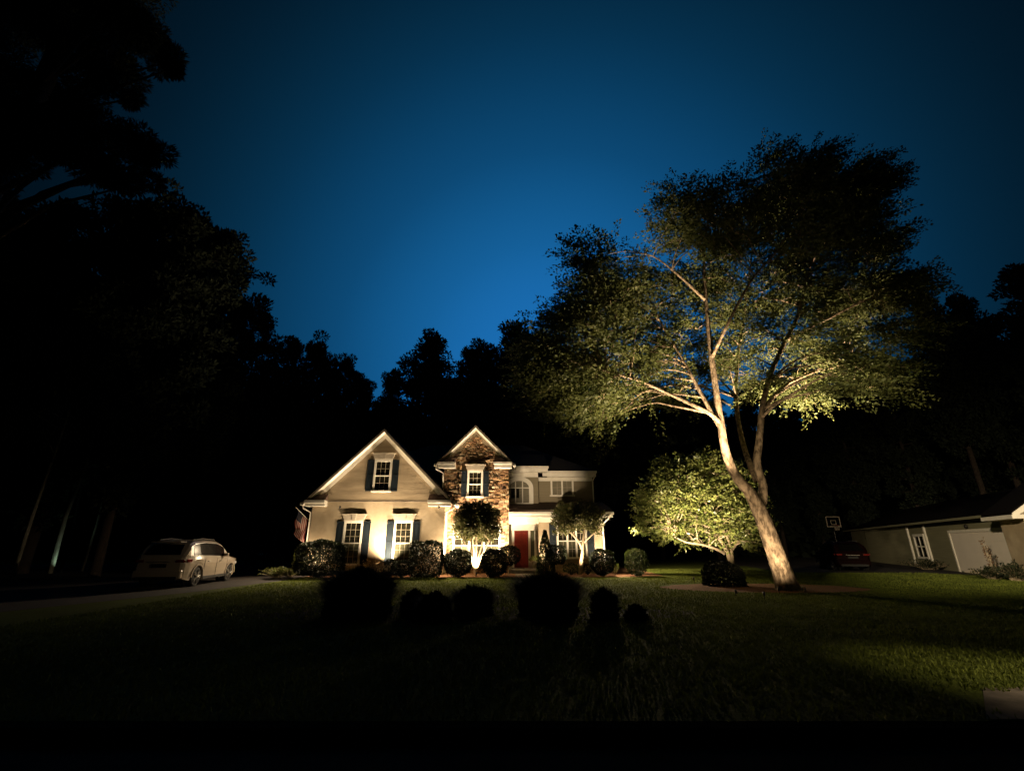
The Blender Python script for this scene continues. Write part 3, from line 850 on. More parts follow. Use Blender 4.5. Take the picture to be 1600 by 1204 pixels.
# dark boulder-like bush beside the leaning tree
def boulder():
    D = 19.2; x = gx(1133, D)
    r = empty('boulder_shrub', (x, D, 0)); tag(r, 'black unlit domed shrub on the mulch left of the leaning tree', 'shrub')
    g = np.random.default_rng(9)
    p, d = shell_points(7000, .76, .6, .86, 2.5, g, .3, .05)
    p[:, 0] += .10*p[:, 2]*-1
    c = p[p[:, 2] > 0]; dd = d[p[:, 2] > 0]
    c = c+np.array([x, D, 0])
    v = leaf_quads(c, unit(dd+g.normal(size=c.shape)*.6), .09, .06, g)
    np_mesh('foliage', v, quads_for(len(v)), M['darkgrass'], r)
    MB().tube([(x, D, -.05), (x, D, .5)], [.06, .03], 6).build('stem', M['bark_dark'], r)
boulder()

# ------------------------------------------------------------------ trees with a built skeleton
def inside(poly, x, y):
    c = False; n = len(poly)
    for i in range(n):
        x1, y1 = poly[i]; x2, y2 = poly[i-1]
        if (y1 > y) != (y2 > y) and x < (x2-x1)*(y-y1)/(y2-y1)+x1: c = not c
    return c
def smooth_path(pts, k=4):
    pts = [Vector(p) for p in pts]; out = []
    for i in range(len(pts)-1):
        p0 = pts[max(i-1, 0)]; p1 = pts[i]; p2 = pts[i+1]; p3 = pts[min(i+2, len(pts)-1)]
        for j in range(k):
            t = j/k
            out.append(.5*((2*p1)+(p2-p0)*t+(2*p0-5*p1+4*p2-p3)*t*t+(3*p1-p0-3*p2+p3)*t**3))
    out.append(pts[-1]); return out

def crown_tree(name, label, cat, base, limbs, outline, D0, depth, n_clusters, mat, bark, sprays=16, spray_len=1.0, leaf=.10, leafw=.5,
               flat=.4, crad=1.2, seed=1, per=40, axis_px=None, min_d=.8, droop=0.0, up_top=.6, extra=(), keep=None):
    g = np.random.default_rng(seed)
    r = empty(name, base); tag(r, label, cat)
    tm = MB(); skel = []
    for pts, rad in limbs:
        P = smooth_path(pts); n = len(P)
        rr = [np.interp(i/(n-1), np.linspace(0, 1, len(rad)), rad) for i in range(n)]
        tm.tube(P, rr, 12, wob=.05)
        if len(skel) or len(limbs) == 1: pass
        skel += [(p, q) for p, q in zip(P, rr)][2:]
    xs = [p[0] for p in outline]; ys = [p[1] for p in outline]
    x0, x1, y0, y1 = min(xs), max(xs), min(ys), max(ys)
    cx, cy = (x0+x1)/2, (y0+y1)/2
    C = []; tries = 0
    while len(C) < n_clusters and tries < 60000:
        tries += 1
        px, py = g.uniform(x0, x1), g.uniform(y0, y1)
        if not inside(outline, px, py): continue
        k = math.sqrt(max(0.08, 1-((px-cx)/(x1-x0)*2)**2*.8-((py-cy)/(y1-y0)*2)**2*.55))
        D = D0+g.uniform(-1, 1)*depth*k
        if keep and not keep(px, py, D): continue
        P = np.array(at(px, py, D))
        if any(abs(P[0]-q[0])**2+abs(P[1]-q[1])**2+((P[2]-q[2])*1.6)**2 < min_d**2 for q in C): continue
        C.append(P)
    for e in extra: C.append(np.array(e))
    sp_ = np.array([list(p) for p, q in skel]); srad = np.array([q for p, q in skel])
    cen = np.array([np.mean([c[0] for c in C]), D0, 0])
    V = []; ztop = max(c[2] for c in C)
    zlo = min(c[2] for c in C)
    for c in C:
        # carry the branch from a lower skeleton point
        dv = c-sp_; cost = np.linalg.norm(dv, axis=1)+np.where(dv[:, 2] < 0.1, 1.2, 0)+np.where(srad < .03, 1, 0)
        i = int(np.argmin(cost)); s = sp_[i]; L = np.linalg.norm(c-s)
        mid1 = s+(c-s)*.35+np.array([0, 0, .10*L]); mid2 = s+(c-s)*.7+np.array([0, 0, .10*L])+g.normal(size=3)*.05*L
        r0 = min(srad[i]*.7, .018+.014*L)
        bp = smooth_path([s, mid1, mid2, c], 3)
        tm.tube(bp, list(np.linspace(r0, .010, len(bp))), 6, cap=False)
        out = c-cen; out[2] = 0
        outn = out/max(np.linalg.norm(out), .1)
        hfrac = (c[2]-zlo)/(ztop-zlo)
        cr_ = crad*g.uniform(.75, 1.25)
        ns = int(sprays*g.uniform(.7, 1.3)*(1+.55*hfrac))
        o = unit(g.normal(size=(ns, 3)))*np.cbrt(g.random(ns))[:, None]*np.array([cr_, cr_, cr_*flat])
        st = c+o
        dr = unit(outn*(.9)+o/cr_*.8+np.array([0, 0, up_top*hfrac-droop*(1-hfrac)])+g.normal(size=(ns, 3))*.28)
        # a few twigs at the cluster
        for k in range(0, ns, 4):
            tm.tube([c, (c+st[k])/2+np.array([0, 0, .03]), st[k]+dr[k]*spray_len*.7], [.010, .007, .003], 4, cap=False)
        m = per
        t = np.tile(np.linspace(.05, 1, m), (ns, 1))*spray_len*g.uniform(.7, 1.25, (ns, 1))
        pos = st[:, None, :]+dr[:, None, :]*t[..., None]
        pos[..., 2] -= .10*t**2
        sidev = unit(np.cross(dr, np.array([0, 0, 1.0])+g.normal(size=(ns, 3))*.25))
        sgn = np.where(np.arange(m) % 2 == 0, 1, -1)[None, :, None]
        lat = g.uniform(0, .22, (ns, m, 1))*spray_len*(1-.5*np.linspace(0, 1, m))[None, :, None]
        pos = pos+sidev[:, None, :]*sgn*lat+g.normal(size=pos.shape)*.03
        ld = unit(sidev[:, None, :]*sgn*.8+dr[:, None, :]*.8+g.normal(size=pos.shape)*.35)
        Lf = g.uniform(.5, 1.45, ns*m)*leaf
        V.append(leaf_quads(pos.reshape(-1, 3), ld.reshape(-1, 3), Lf, Lf*leafw, g))
    v = np.concatenate(V)
    np_mesh('crown', v, quads_for(len(v)), mat, r)
    tm.build('trunk', bark, r, smooth=True)
    return r

BD = 17.4
def B(px, py, dD=0): return at(px, py, BD+dD)
base = (gx(1231, BD), BD, 0)
big_limbs = [
 ([(base[0]+.03, BD, -.1), (base[0], BD, .02), B(1222,890), B(1205,845), B(1186,795), B(1172,770), B(1150,744,-.1), B(1134,705,-.2), B(1125,655,-.3), B(1119,610,-.3), B(1110,545,-.3), B(1103,470,-.2), B(1100,400,0), B(1108,330,.3)],
  [.60,.41,.33,.30,.27,.215,.175,.155,.135,.12,.10,.08,.055,.025]),
 ([B(1189,800,.0), B(1192,760,.15), B(1183,725,.3), B(1186,690,.4), B(1191,640,.5), B(1204,585,.5), B(1226,535,.4), B(1247,492,.3), B(1262,430,.3), B(1285,350,.3), B(1300,290,.2)],
  [.17,.155,.145,.13,.11,.095,.085,.07,.055,.035,.02]),
 ([B(1125,660,-.3), B(1108,645,-.8), B(1082,632,-1.3), B(1045,615,-1.8), B(1000,595,-2.2), B(930,575,-2.5), B(880,560,-2.6)], [.09,.08,.07,.055,.04,.028,.012]),
 ([B(1127,670,-.3), B(1112,645,-.1), B(1085,595,.2), B(1062,555,.5), B(1030,500,.8), B(1000,440,1.0), B(960,400,1.2)], [.09,.08,.068,.058,.045,.028,.012]),
 ([B(1182,750,.5), B(1160,690,2.0), B(1150,620,3.2), B(1155,540,4), B(1170,440,4.4), B(1180,340,4)], [.13,.11,.09,.07,.05,.02]),
 ([B(1192,640,.5), B(1230,600,1.4), B(1290,575,2.4), B(1350,565,2.8)], [.09,.07,.045,.02]),
 ([B(1228,532,.4), B(1290,500,-.5), B(1350,470,-1.4), B(1400,460,-2)], [.07,.05,.035,.015]),
 ([B(1103,470,-.2), B(1060,430,-.6), B(1020,400,-1), B(985,395,-1)], [.06,.045,.03,.015]),
 ([B(1112,560,-.3), B(1140,500,-1.6), B(1180,430,-2.6), B(1230,380,-3)], [.07,.055,.04,.015]),
]
outline = [(838,640),(838,570),(858,520),(892,484),(914,444),(918,385),(945,378),(962,398),(996,400),(1034,430),(1062,390),(1052,335),(1034,286),(1066,302),(1105,312),(1150,312),(1178,250),(1210,240),(1238,275),(1268,240),(1304,292),(1345,262),(1380,272),(1424,285),(1390,325),(1325,348),(1425,364),(1412,384),(1310,408),(1330,432),(1436,440),(1430,455),(1380,480),(1270,498),(1400,510),(1448,522),(1400,545),(1396,590),(1370,606),(1300,612),(1240,632),(1205,600),(1160,590),(1120,590),(1080,630),(1000,655),(930,652),(885,642),(850,650)]
extras = [B(1200,690,.2), B(1212,668,.4), B(1192,665,.1), B(1172,668,.3)]
crown_tree('spreading_tree', 'tall spreading tree with leaning forked trunk, its lower crown floodlit', 'tree', base, big_limbs, outline, BD+.6, 4.6, 330,
           M['elm'], M['bark'], sprays=19, spray_len=1.25, leaf=.115, leafw=.58, flat=.36, crad=.66, seed=4, per=46, min_d=.68, droop=.15,
           keep=lambda x, y, D: not (D < BD+.1 and 1010 < x < 1290 and y > 400))

RD = 26.0
def Q(px, py, dD=0): return at(px, py, RD+dD)
rb = (gx(1143, RD), RD, 0)
rt_limbs = [
 ([(rb[0], RD, -.1), Q(1142,880), Q(1138,866), Q(1130,850,-.2), Q(1118,832,-.4), Q(1108,805,-.5), Q(1100,770,-.4)], [.16,.14,.12,.10,.08,.06,.03]),
 ([(rb[0]+.05, RD, -.05), Q(1143,872), Q(1140,850,.3), Q(1133,830,.4), Q(1130,790,.5), Q(1128,750,.4)], [.14,.12,.10,.08,.06,.03]),
 ([Q(1132,864,-.1), Q(1118,857,-.5), Q(1095,850,-.9), Q(1070,846,-1.2), Q(1040,830,-1.2)], [.08,.07,.055,.04,.02]),
 ([Q(1141,862,.1), Q(1152,848,.5), Q(1168,835,.8)], [.08,.06,.02]),
]
rout = [(1006,812),(1008,785),(1022,752),(1040,735),(1062,716),(1108,718),(1140,728),(1168,748),(1182,790),(1190,820),(1184,845),(1172,855),(1150,838),(1118,846),(1085,838),(1050,846),(1020,836)]
crown_tree('round_tree', 'broad rounded tree lit from below behind the leaning tree trunk', 'tree', rb, rt_limbs, rout, RD, 2.6, 180,
           M['magnolia'], M['bark_smooth'], sprays=13, spray_len=.55, leaf=.15, leafw=.5, flat=.6, crad=.6, seed=8, per=17, min_d=.42, droop=.1, up_top=.5)
def small_tree(pxt, D, pyb, stems, out, label, seed, ncl=60, mat=None):
    b = (gx(pxt, D), D, 0)
    return crown_tree('ornamental_tree', label, 'tree', b, stems(b, D), out, D, .9, ncl, mat or M['smalltree'], M['bark_smooth'],
               sprays=12, spray_len=.24, leaf=.12, leafw=.55, flat=.8, crad=.28, seed=seed, per=13, min_d=.24, up_top=.3)
def stems8(b, D):
    A = lambda px, py, d=0: at(px, py, D+d)
    L = []
    for i, (tx, ty, d) in enumerate([(722,835,-.3),(733,822,.3),(745,815,-.1),(757,825,.35),(768,836,-.2),(738,840,-.4)]):
        L.append(([(b[0]+.05*math.cos(i), D+.05*math.sin(i), -.05), A(743+(tx-743)*.25, 875, d*.3), A(743+(tx-743)*.65, 855, d*.7), A(tx, ty, d), A(tx+(tx-743)*.2, ty-18, d)], [.065,.055,.045,.035,.02]))
    return L
small_tree(743, 25.0, 895, stems8, [(718,838),(717,805),(727,794),(745,790),(764,793),(775,808),(776,832),(763,841),(745,838),(730,841)],
           'dense clipped multi stem tree brightly lit from its foot before the stone tower', 21, 85)
def stems13(b, D):
    A = lambda px, py, d=0: at(px, py, D+d)
    L = [([(b[0], D, -.05), A(908,880), A(910,862), A(911,846), A(914,825,.1), A(918,808,.2)], [.115,.10,.085,.075,.045,.02])]
    L.append(([A(910,858), A(903,844,-.1), A(892,832,-.3), A(884,820,-.3)], [.065,.055,.045,.02]))
    L.append(([A(908,852), A(898,836,.2), A(894,815,.3)], [.05,.04,.02]))
    L.append(([A(911,848), A(924,836,-.2), A(936,826,-.3)], [.05,.04,.02]))
    return L
small_tree(907, 25.8, 893, stems13, [(871,824),(870,803),(880,794),(902,791),(924,795),(937,804),(939,822),(930,830),(915,820),(895,824),(882,830)],
           'small single trunk tree with open crown lit before the right wing window', 22, 62)

# ------------------------------------------------------------------ dark woods
def pine_meshes(kind, seed):
    g = np.random.default_rng(seed)
    H = 25.0; tm = MB()
    lean = g.normal(size=2)*.4
    def ax_(z): return np.array([lean[0]*(z/H)**1.5, lean[1]*(z/H)**1.5, z])
    tm.tube([ax_(z) for z in (-.3, .3, 4, 10, 16, 21, 24.3)], [.42,.33,.28,.24,.17,.09,.03], 10, wob=.04)
    cl = []
    nl = 46 if kind != 'broad' else 60
    z_lo = {'pine': 9.5, 'low': 3.0, 'broad': 4.0}[kind]
    for k in range(nl):
        f = (k+.5)/nl; z = z_lo+(H-.7-z_lo)*f
        a = k*2.4+g.uniform(-.4, .4)
        prof = math.sin(math.pi*min(1, .18+.86*(1-f)))**.7 if kind != 'pine' else (.55+.45*math.sin(math.pi*f))*(1-f**3.2)
        L = max(.5, (5.2 if kind == 'broad' else 3.9)*prof*g.uniform(.7, 1.15))
        s = ax_(z); e = s+np.array([math.cos(a)*L, math.sin(a)*L, L*g.uniform(.05, .35)])
        m_ = (s+e)/2+np.array([0, 0, -.08*L])
        tm.tube([s, m_, e], [.075, .05, .015], 5, cap=False)
        nc = max(2, int(L*1.9))
        for j in range(nc):
            t = .35+.65*(j+g.uniform(.2, 1))/nc
            c = s*(1-t)**2+2*m_*t*(1-t)+e*t*t
            cl.append((c+g.normal(size=3)*np.array([.45, .45, .3]), g.uniform(.55, .95)))
    for k in range(7):
        cl.append((ax_(H-.6)+g.normal(size=3)*np.array([.6, .6, .5]), g.uniform(.5, .8)))
    V = []
    for c, r_ in cl:
        n = int(150*r_*r_)+40
        d = unit(g.normal(size=(n, 3))); p = c+d*r_*np.array([1.15, 1.15, .75])*np.cbrt(g.random(n))[:, None]
        V.append(leaf_quads(p, d+g.normal(size=(n, 3))*.5+np.array([0, 0, .4]), g.uniform(.25, .48, n), .19, g))
    v = np.concatenate(V)
    return tm, v
protos = {}
for nm, kind, sd in (('p0', 'pine', 1), ('p1', 'pine', 2), ('p2', 'low', 3), ('p3', 'low', 4), ('b0', 'broad', 5), ('b1', 'broad', 6)):
    tm, v = pine_meshes(kind, sd)
    protos[nm] = (tm, v, [None, None])
def wood_tree(px, pyt, D, proto, rz, label, group, name='pine_tree', wide=1.0, cat='tree', bark=None):
    tm, v, made = protos[proto]
    x = at(px, pyt, D)[0]; h = at(px, pyt, D)[2]; s = h/25.0
    r = empty(name, (0, 0, 0)); tag(r, label, cat, group)
    if made[0] is None:
        c = np_mesh('crown', v, quads_for(len(v)), M['pine'], r); t = tm.build('trunk', M['bark_dark'], r, smooth=True)
        made[0], made[1] = c, t
    else:
        for q in made:
            n = q.copy(); COL.objects.link(n); n.parent = r
    r.location = (x, D, 0); r.rotation_euler = (0, 0, rz); r.scale = (s*wide, s*wide, s)
    return r
GL = 'dark trees of the wood on the left'
GC = 'dark pines standing behind the house'
GR = 'dark trees of the wood on the right'
left_trees = [  # px, top py, D, proto, width, label
 (300,338,24,'b0',.85,'huge unlit tree at the left whose top stands just below the overhanging pine boughs'),
 (215,325,27,'p2',1.0,None),(120,330,24,'p3',1.0,None),(30,345,22,'b1',.9,None),(-60,320,26,'p2',1,None),
 (338,392,30,'p2',.9,None),(350,432,32,'p3',.8,None),(408,490,34,'p2',.75,None),(455,535,38,'p0',.9,'pine top stepping down the left skyline, right of the tallest left trees'),
 (500,536,42,'p1',.9,'pine with a ragged rounded top in the left skyline above the gabled wing'),(538,565,46,'b0',.7,None),(566,596,50,'p3',.8,'last and lowest tree of the left skyline, beside the sky notch left of the tower'),
 (160,470,38,'b0',1,None),(60,500,40,'b1',1,None),(260,500,38,'b1',1,None),(400,600,45,'b0',1,None),
]
for i, (px, py, D, pr, w, lb) in enumerate(left_trees):
    wood_tree(px, py, D, pr, i*1.3, lb or 'black unlit tree within the dense dark wood left of the house', GL, 'pine_tree' if pr[0] == 'p' else 'forest_tree', w)
center = [
 (594,632,52,'p3',.8,'short dark pine at the sky notch left of the middle skyline'),(618,584,54,'p0',.8,'leaning shoulder pine left of the round crowned pine above the tower'),(672,528,52,'p0',1.15,'round crowned pine standing above the stone tower against the blue sky'),
 (738,546,54,'p1',.85,'narrower pine between the round crowned pine and the higher group to its right'),(800,511,50,'p1',1.05,'highest pine of the middle skyline just left of the spreading tree'),(765,540,55,'p2',.8,None),
 (860,540,50,'p2',1.0,None),(930,560,52,'p3',1.0,None),(1010,600,50,'p2',1.0,None),(1090,620,52,'b0',.9,None),(1180,600,55,'b1',.9,None),
 (700,600,60,'b0',.9,None),(640,640,60,'b1',.8,None),
]
for i, (px, py, D, pr, w, lb) in enumerate(center):
    wood_tree(px, py, D, pr, i*1.7+.5, lb or 'dark unlit tree in the wood behind the house and the spreading tree', GC, 'pine_tree' if pr[0] == 'p' else 'forest_tree', w)
right = [
 (1440,476,40,'p1',.85,'dark pine top right of the spreading tree crown'),(1490,472,42,'p0',.9,'dark flat topped pine between the spreading tree and the tall pine at the right edge'),
 (1590,424,34,'p0',1.0,'tallest dark pine at the right edge of the skyline'),(1540,500,40,'p2',.9,None),(1370,560,46,'p3',.95,None),(1290,560,50,'b0',.9,None),
 (1480,560,48,'b1',.9,None),(1590,560,42,'b0',.9,None),(1680,480,36,'p2',1,None),(1240,620,56,'p2',.9,None),(1420,640,52,'b0',.9,None),
]
for i, (px, py, D, pr, w, lb) in enumerate(right):
    wood_tree(px, py, D, pr, i*2.1+.9, lb or 'dark unlit tree in the wood behind the neighbouring house', GR, 'pine_tree' if pr[0] == 'p' else 'forest_tree', w)
# distant wood mass closing the horizon
g = np.random.default_rng(31); n = 120000
a = g.uniform(R(-80), R(80), n); rad = g.uniform(66, 84, n)
hh = 19+2.0*np.sin(a*9)+1.6*np.sin(a*23+1)
zz = g.random(n)**.9*hh
c = np.stack([np.sin(a)*rad*1.2, np.cos(a)*rad, zz], 1)
v = leaf_quads(c, g.normal(size=(n, 3)), g.uniform(1.0, 2.0, n), 1.2, g)
tag(np_mesh('distant_woods', v, quads_for(len(v)), M['pine']), 'black mass of distant woods closing the horizon behind all the trees', 'woods', None, 'stuff')

# near pine reaching in at the top left
def overhang():
    g = np.random.default_rng(17)
    D0 = 11.0
    r = empty('overhanging_pine', (-15.5, D0, 0)); tag(r, 'black overhanging pine boughs filling the top left corner of the sky', 'tree')
    tm = MB(); tx = -15.5
    tm.tube([(tx, D0, -.2), (tx+.1, D0, 4), (tx-.1, D0, 10), (tx+.2, D0, 16), (tx, D0, 22)], [.45,.38,.33,.25,.12], 12, wob=.04)
    blobs = [(0,20,90),(90,10,95),(180,20,70),(215,50,45),(245,85,42),(262,98,28),(140,80,60),(60,130,40),(110,150,55),(0,180,60),(60,200,55),(130,200,50),(180,215,42),(225,225,38),(250,246,30),(230,272,28),
             (170,262,40),(110,240,40),(195,292,22),(10,245,45),(30,225,35),(165,130,35),(200,110,35),(205,155,16),(130,20,80),(20,-60,120),(160,-60,110),(-60,80,100),(-60,220,90),(0,300,30),(275,105,12),(222,40,40)]
    V = []
    for px, py, rp in blobs:
        D = D0+g.uniform(-1.5, 1.5)
        C = np.array(at(px, py, D)); rr = rp*D/FPX*1.15
        k = max(3, int(6*(rp/40)**2)); k = min(k, 30)
        tm.tube([(tx, D0, C[2]-2.0-g.random()), (tx*.5+C[0]*.5, (D0+D)/2, C[2]-.7), tuple(C)], [.10,.06,.02], 6, cap=False)
        for j in range(k):
            c = C+unit(g.normal(size=3))*g.random()**.4*rr*.8*np.array([1, 1, .85]); r_ = rr*.36+.10
            n = 330
            d = unit(g.normal(size=(n, 3))); p = c+d*r_*np.cbrt(g.random(n))[:, None]
            V.append(leaf_quads(p, d+g.normal(size=(n, 3))*.4, g.uniform(.14, .24, n), .035+.02*r_, g))
    v = np.concatenate(V)
    np_mesh('crown', v, quads_for(len(v)), M['pine'], r); tm.build('trunk', M['bark_dark'], r, smooth=True)
overhang()

# slender pale trunks at the wood's edge left of the house, and beyond the cars
GT = 'slender pale trunks at the edge of the left wood'
gg = random.Random(12)
slim = [(18,22,9,.14),(42,30,7,.12),(78,27,10,.2),(96,33,7,.12),(128,29,9,.12),(150,32,8,.14),(172,34,7,.1),(365,38,6,.12),(384,40,6,.1),(395,36,5,.1),(410,42,6,.12),(424,37,6,.14),(437,40,5,.1),(446,36,6,.11)]
for i, (px, D, h, rd) in enumerate(slim):
    rd *= .62
    x = gx(px, D); r = empty('slender_tree', (x, D, 0))
    tag(r, 'slim pale trunk at the edge of the left wood', 'tree', GT)
    w = [gg.uniform(-.25, .25) for _ in range(4)]
    tm = MB().tube([(x, D, -.1), (x+w[0]*.4, D, h*.3), (x+w[1], D, h*.6), (x+w[2]*2, D, h)], [rd, rd*.8, rd*.6, rd*.3], 8, wob=.05)
    for k in range(4):
        zz = h*gg.uniform(.5, .95); a = gg.uniform(0, 6.28)
        tm.tube([(x+w[1], D, zz), (x+w[1]+math.cos(a)*1.2, D+math.sin(a)*1.2, zz+.6)], [.03, .01], 5, cap=False)
    tm.build('trunk', M['bark_pale'], r, smooth=True)
    g = np.random.default_rng(i+60); n = 500
    p = np.array([x+w[1]*1.5, D, h*.85])+g.normal(size=(n, 3))*np.array([1.1, 1.1, 1.2])
    v = leaf_quads(p, g.normal(size=(n, 3)), g.uniform(.12, .25, n), .1, g)
    np_mesh('crown', v, quads_for(len(v)), M['box'], r)

# ------------------------------------------------------------------ vehicles
def make_suv(name, loc, rz, paint, label, glow=False, roof_h=1.68):
    """sport utility: local +Y is forwards, rear at y=0"""
    r = empty(name, (0, 0, 0)); tag(r, label, 'car', 'parked cars')
    L = 4.6; ns = 93
    wr, fr = .92, 3.62; ar_ = .40
    ys = np.linspace(0, L, ns)
    def itp(y, tab): return float(np.interp(y, [t[0] for t in tab], [t[1] for t in tab]))
    belt = [(0,1.00),(.3,1.08),(1.2,1.05),(3.0,.99),(3.6,.97),(4.2,.90),(4.5,.78),(4.6,.62)]
    roof = [(0,1.02),(.10,1.18),(.42,1.52),(.7,1.62),(1.5,roof_h),(2.4,roof_h-.04),(2.9,1.52),(3.45,1.10),(3.62,1.0),(4.2,.94),(4.5,.80),(4.6,.64)]
    half = [(0,.72),(.08,.84),(.3,.90),(1.0,.935),(3.6,.925),(4.2,.86),(4.5,.74),(4.6,.60)]
    low = [(0,.42),(.12,.30),(.4,.24),(4.1,.24),(4.5,.28),(4.6,.38)]
    rows = []
    for y in ys:
        w = itp(y, half); b = itp(y, belt); tp = max(itp(y, roof), b+.015); lo = itp(y, low)
        for c in (wr, fr):
            if abs(y-c) < ar_: lo = max(lo, .34+math.sqrt(ar_**2-(y-c)**2)*.98)
        lo = min(lo, b-.12)
        k = (tp-b)/(roof_h-1.0)
        rw = w*(1-.24*min(1, max(0, k)))
        rows.append([(w*.97, lo), (w, lo+(b-lo)*.35), (w*1.0, lo+(b-lo)*.72), (w*.965, b), (w*.95, b+.02), (rw+.02, max(b+.02, tp-.10)), (rw*.90, max(b+.02, tp-.02)), (0, max(b+.025, tp))])
    V = []; F = []; npp = len(rows[0])
    for y, rw in zip(ys, rows):
        full = [(x, z) for x, z in rw]+[(-x, z) for x, z in reversed(rw[:-1])]
        V += [(x, y, z) for x, z in full]
    m_ = 2*npp-1
    for i in range(ns-1):
        for k in range(m_-1):
            F.append((i*m_+k, i*m_+k+1, (i+1)*m_+k+1, (i+1)*m_+k))
        F.append((i*m_+m_-1, i*m_, (i+1)*m_, (i+1)*m_+m_-1))
    F.append(tuple(range(m_-1, -1, -1))); F.append(tuple((ns-1)*m_+k for k in range(m_)))
    b = MB().add(V, F); body = b.build('body', paint, r, smooth=False)
    # side and rear glass: follow the greenhouse, 6 mm proud
    def at_row(y, k):
        i = int(round(y/L*(ns-1))); return rows[i][k]
    idx = [i for i in range(ns) if .50 < ys[i] < 3.05]
    for s in (-1, 1):
        gl = MB()
        for i in idx[:-1]:
            q = []
            for j in (i, i+1):
                (x0, z0), (x1, z1) = rows[j][4], rows[j][5]
                q.append(((x0*.99+x1*.01+.008)*s, ys[j], z0+.03)); q.append(((x1+.008)*s, ys[j], z1-.02))
            gl.add([q[0], q[1], q[3], q[2]], [(0, 1, 2, 3)])
        gl.build('side_window', M['carglass'], r)
    # rear glass
    rg = MB().add([(-.62,.095,1.14),(.62,.095,1.14),(.52,.40,1.50),(-.52,.40,1.50)], [(0,1,2,3)])
    rg.add([(-.62,.06,1.14),(.62,.06,1.14),(.52,.365,1.50),(-.52,.365,1.50)], [(3,2,1,0)])
    rg.build('rear_window', M['carglass'], r)
    ws = MB().add([(-.72,3.52,1.07),(.72,3.52,1.07),(.58,2.93,1.52),(-.58,2.93,1.52)], [(0,1,2,3)]); ws.build('windscreen', M['carglass'], r)
    MB().box(-.52, .52, .12, .52, 1.565, 1.60).build('roof_spoiler', paint, r, bevel=.01)
    rl = MB()
    for s in (-1, 1): rl.tube([(s*.60, .8, 1.66), (s*.60, 1.5, roof_h+.03), (s*.58, 2.5, roof_h-.01)], .018, 6)
    rl.build('roof_rail', M['chrome'], r)
    for s in (-1, 1):
        for c in (wr, fr):
            w = MB(); t = MB()
            t.tube([(s*.70, c, .34), (s*.73, c, .34), (s*.88, c, .34), (s*.91, c, .34)], [.30, .345, .345, .30], 24)
            wheel = t.build('wheel', M['tyre'], r)
            rim = MB().tube([(s*.895, c, .34), (s*.918, c, .34)], [.245, .235], 24, cap=False)
            for q in range(5):
                a = q*2*math.pi/5
                for da in (-.16, .16):
                    rim.tube([(s*.925, c+.04*math.cos(a), .34+.04*math.sin(a)), (s*.925, c+.235*math.cos(a+da), .34+.235*math.sin(a+da))], [.022, .018], 5)
            rim.cyl((s*.925, c, .34), (1, 0, 0), .05, .03, 12)
            rim.build('rim', M['chrome'], wheel)
            ac = MB()
            for q in range(14):
                a0, a1 = math.pi*q/14, math.pi*(q+1)/14
                x = s*.945
                P = [(c+ar_*math.cos(a0), .34+ar_*math.sin(a0)), (c+(ar_+.06)*math.cos(a0), .34+(ar_+.06)*math.sin(a0)), (c+(ar_+.06)*math.cos(a1), .34+(ar_+.06)*math.sin(a1)), (c+ar_*math.cos(a1), .34+ar_*math.sin(a1))]
                ac.prism_x(P, x-.03, x)
            ac.build('wheel_arch', paint, r)
            MB().cyl((s*.62, c, .34), (1, 0, 0), .40, .1, 20).build('arch_liner', M['cladding'], r)
        MB().box(s*.68-.14, s*.68+.15, -.012, .14, .87, .97).build('tail_lamp', M['tail'], r, bevel=.02)
        MB().box(s*.90-.02, s*.90+.02, .02+.06, .40, .88, .99).build('tail_lamp', M['tail'], r, bevel=.01)
        MB().box(s*.98-.09, s*.98+.09, 2.85, 2.99, 1.02, 1.15).build('mirror', paint, r, bevel=.03)
        MB().box(s*.62-.15, s*.62+.15, 4.42, 4.56, .68, .78).build('headlight', M['lampclear'], r, bevel=.02)
        for yy in (1.55, 2.55): MB().box(s*.943-.012, s*.943+.012, yy, yy+.18, .86, .885).build('door_handle', M['chrome'], r, bevel=.004)
        MB().box(s*.66-.1, s*.66+.1, -.05, .02, .42, .50).build('reflector', M['lampclear'], r, bevel=.01)
        sl_ = MB()
        for yy in (1.32, 2.30, 3.22): sl_.box(s*.94-.004, s*.94+.001, yy, yy+.012, .30, .98)
        sl_.box(s*.945-.02, s*.945+.006, 1.34, 3.18, .24, .34)
        sl_.build('side_trim', M['cladding'], r)
    MB().box(-.82, .82, -.06, .20, .32, .62).build('rear_bumper', paint, r, bevel=.05)
    MB().box(-.70, .70, -.075, .1, .27, .40).build('bumper_trim', M['cladding'], r, bevel=.02)
    MB().box(-.26, .26, -.018, .04, .70, .83).build('plate_recess', M['cladding'], r, bevel=.01)
    MB().box(-.36, .36, -.024, .03, .885, .91).build('tailgate_trim', M['chrome'], r, bevel=.004)
    MB().box(-.70, .70, 4.45, 4.62, .36, .60).build('front_bumper', paint, r, bevel=.04)
    r.location = loc; r.rotation_euler = (0, 0, rz)
    return r
# champagne SUV: right rear wheel seen at (300,914), right front at (352,908)
P1 = (gx(303, 18.9), 18.9); 
ang = math.atan2(0.95, 2.6)   # heads away and a little left
def place(rearwheel, rz):
    # local right rear wheel is at (.9,.92)
    c, s = math.cos(rz), math.sin(rz)
    return (rearwheel[0]-(.9*c-.92*s), rearwheel[1]-(.9*s+.92*c), 0)
rz1 = R(7)
make_suv('parked_suv', place(P1, rz1), rz1, M['champagne'], 'champagne coloured suv seen from behind on the driveway left of the house')
make_suv('parked_suv', (gx(1325, 30)-.2, 29.0, 0), R(-18), M['redcar'], 'dark red car at the neighbouring driveway with red tail lamps')

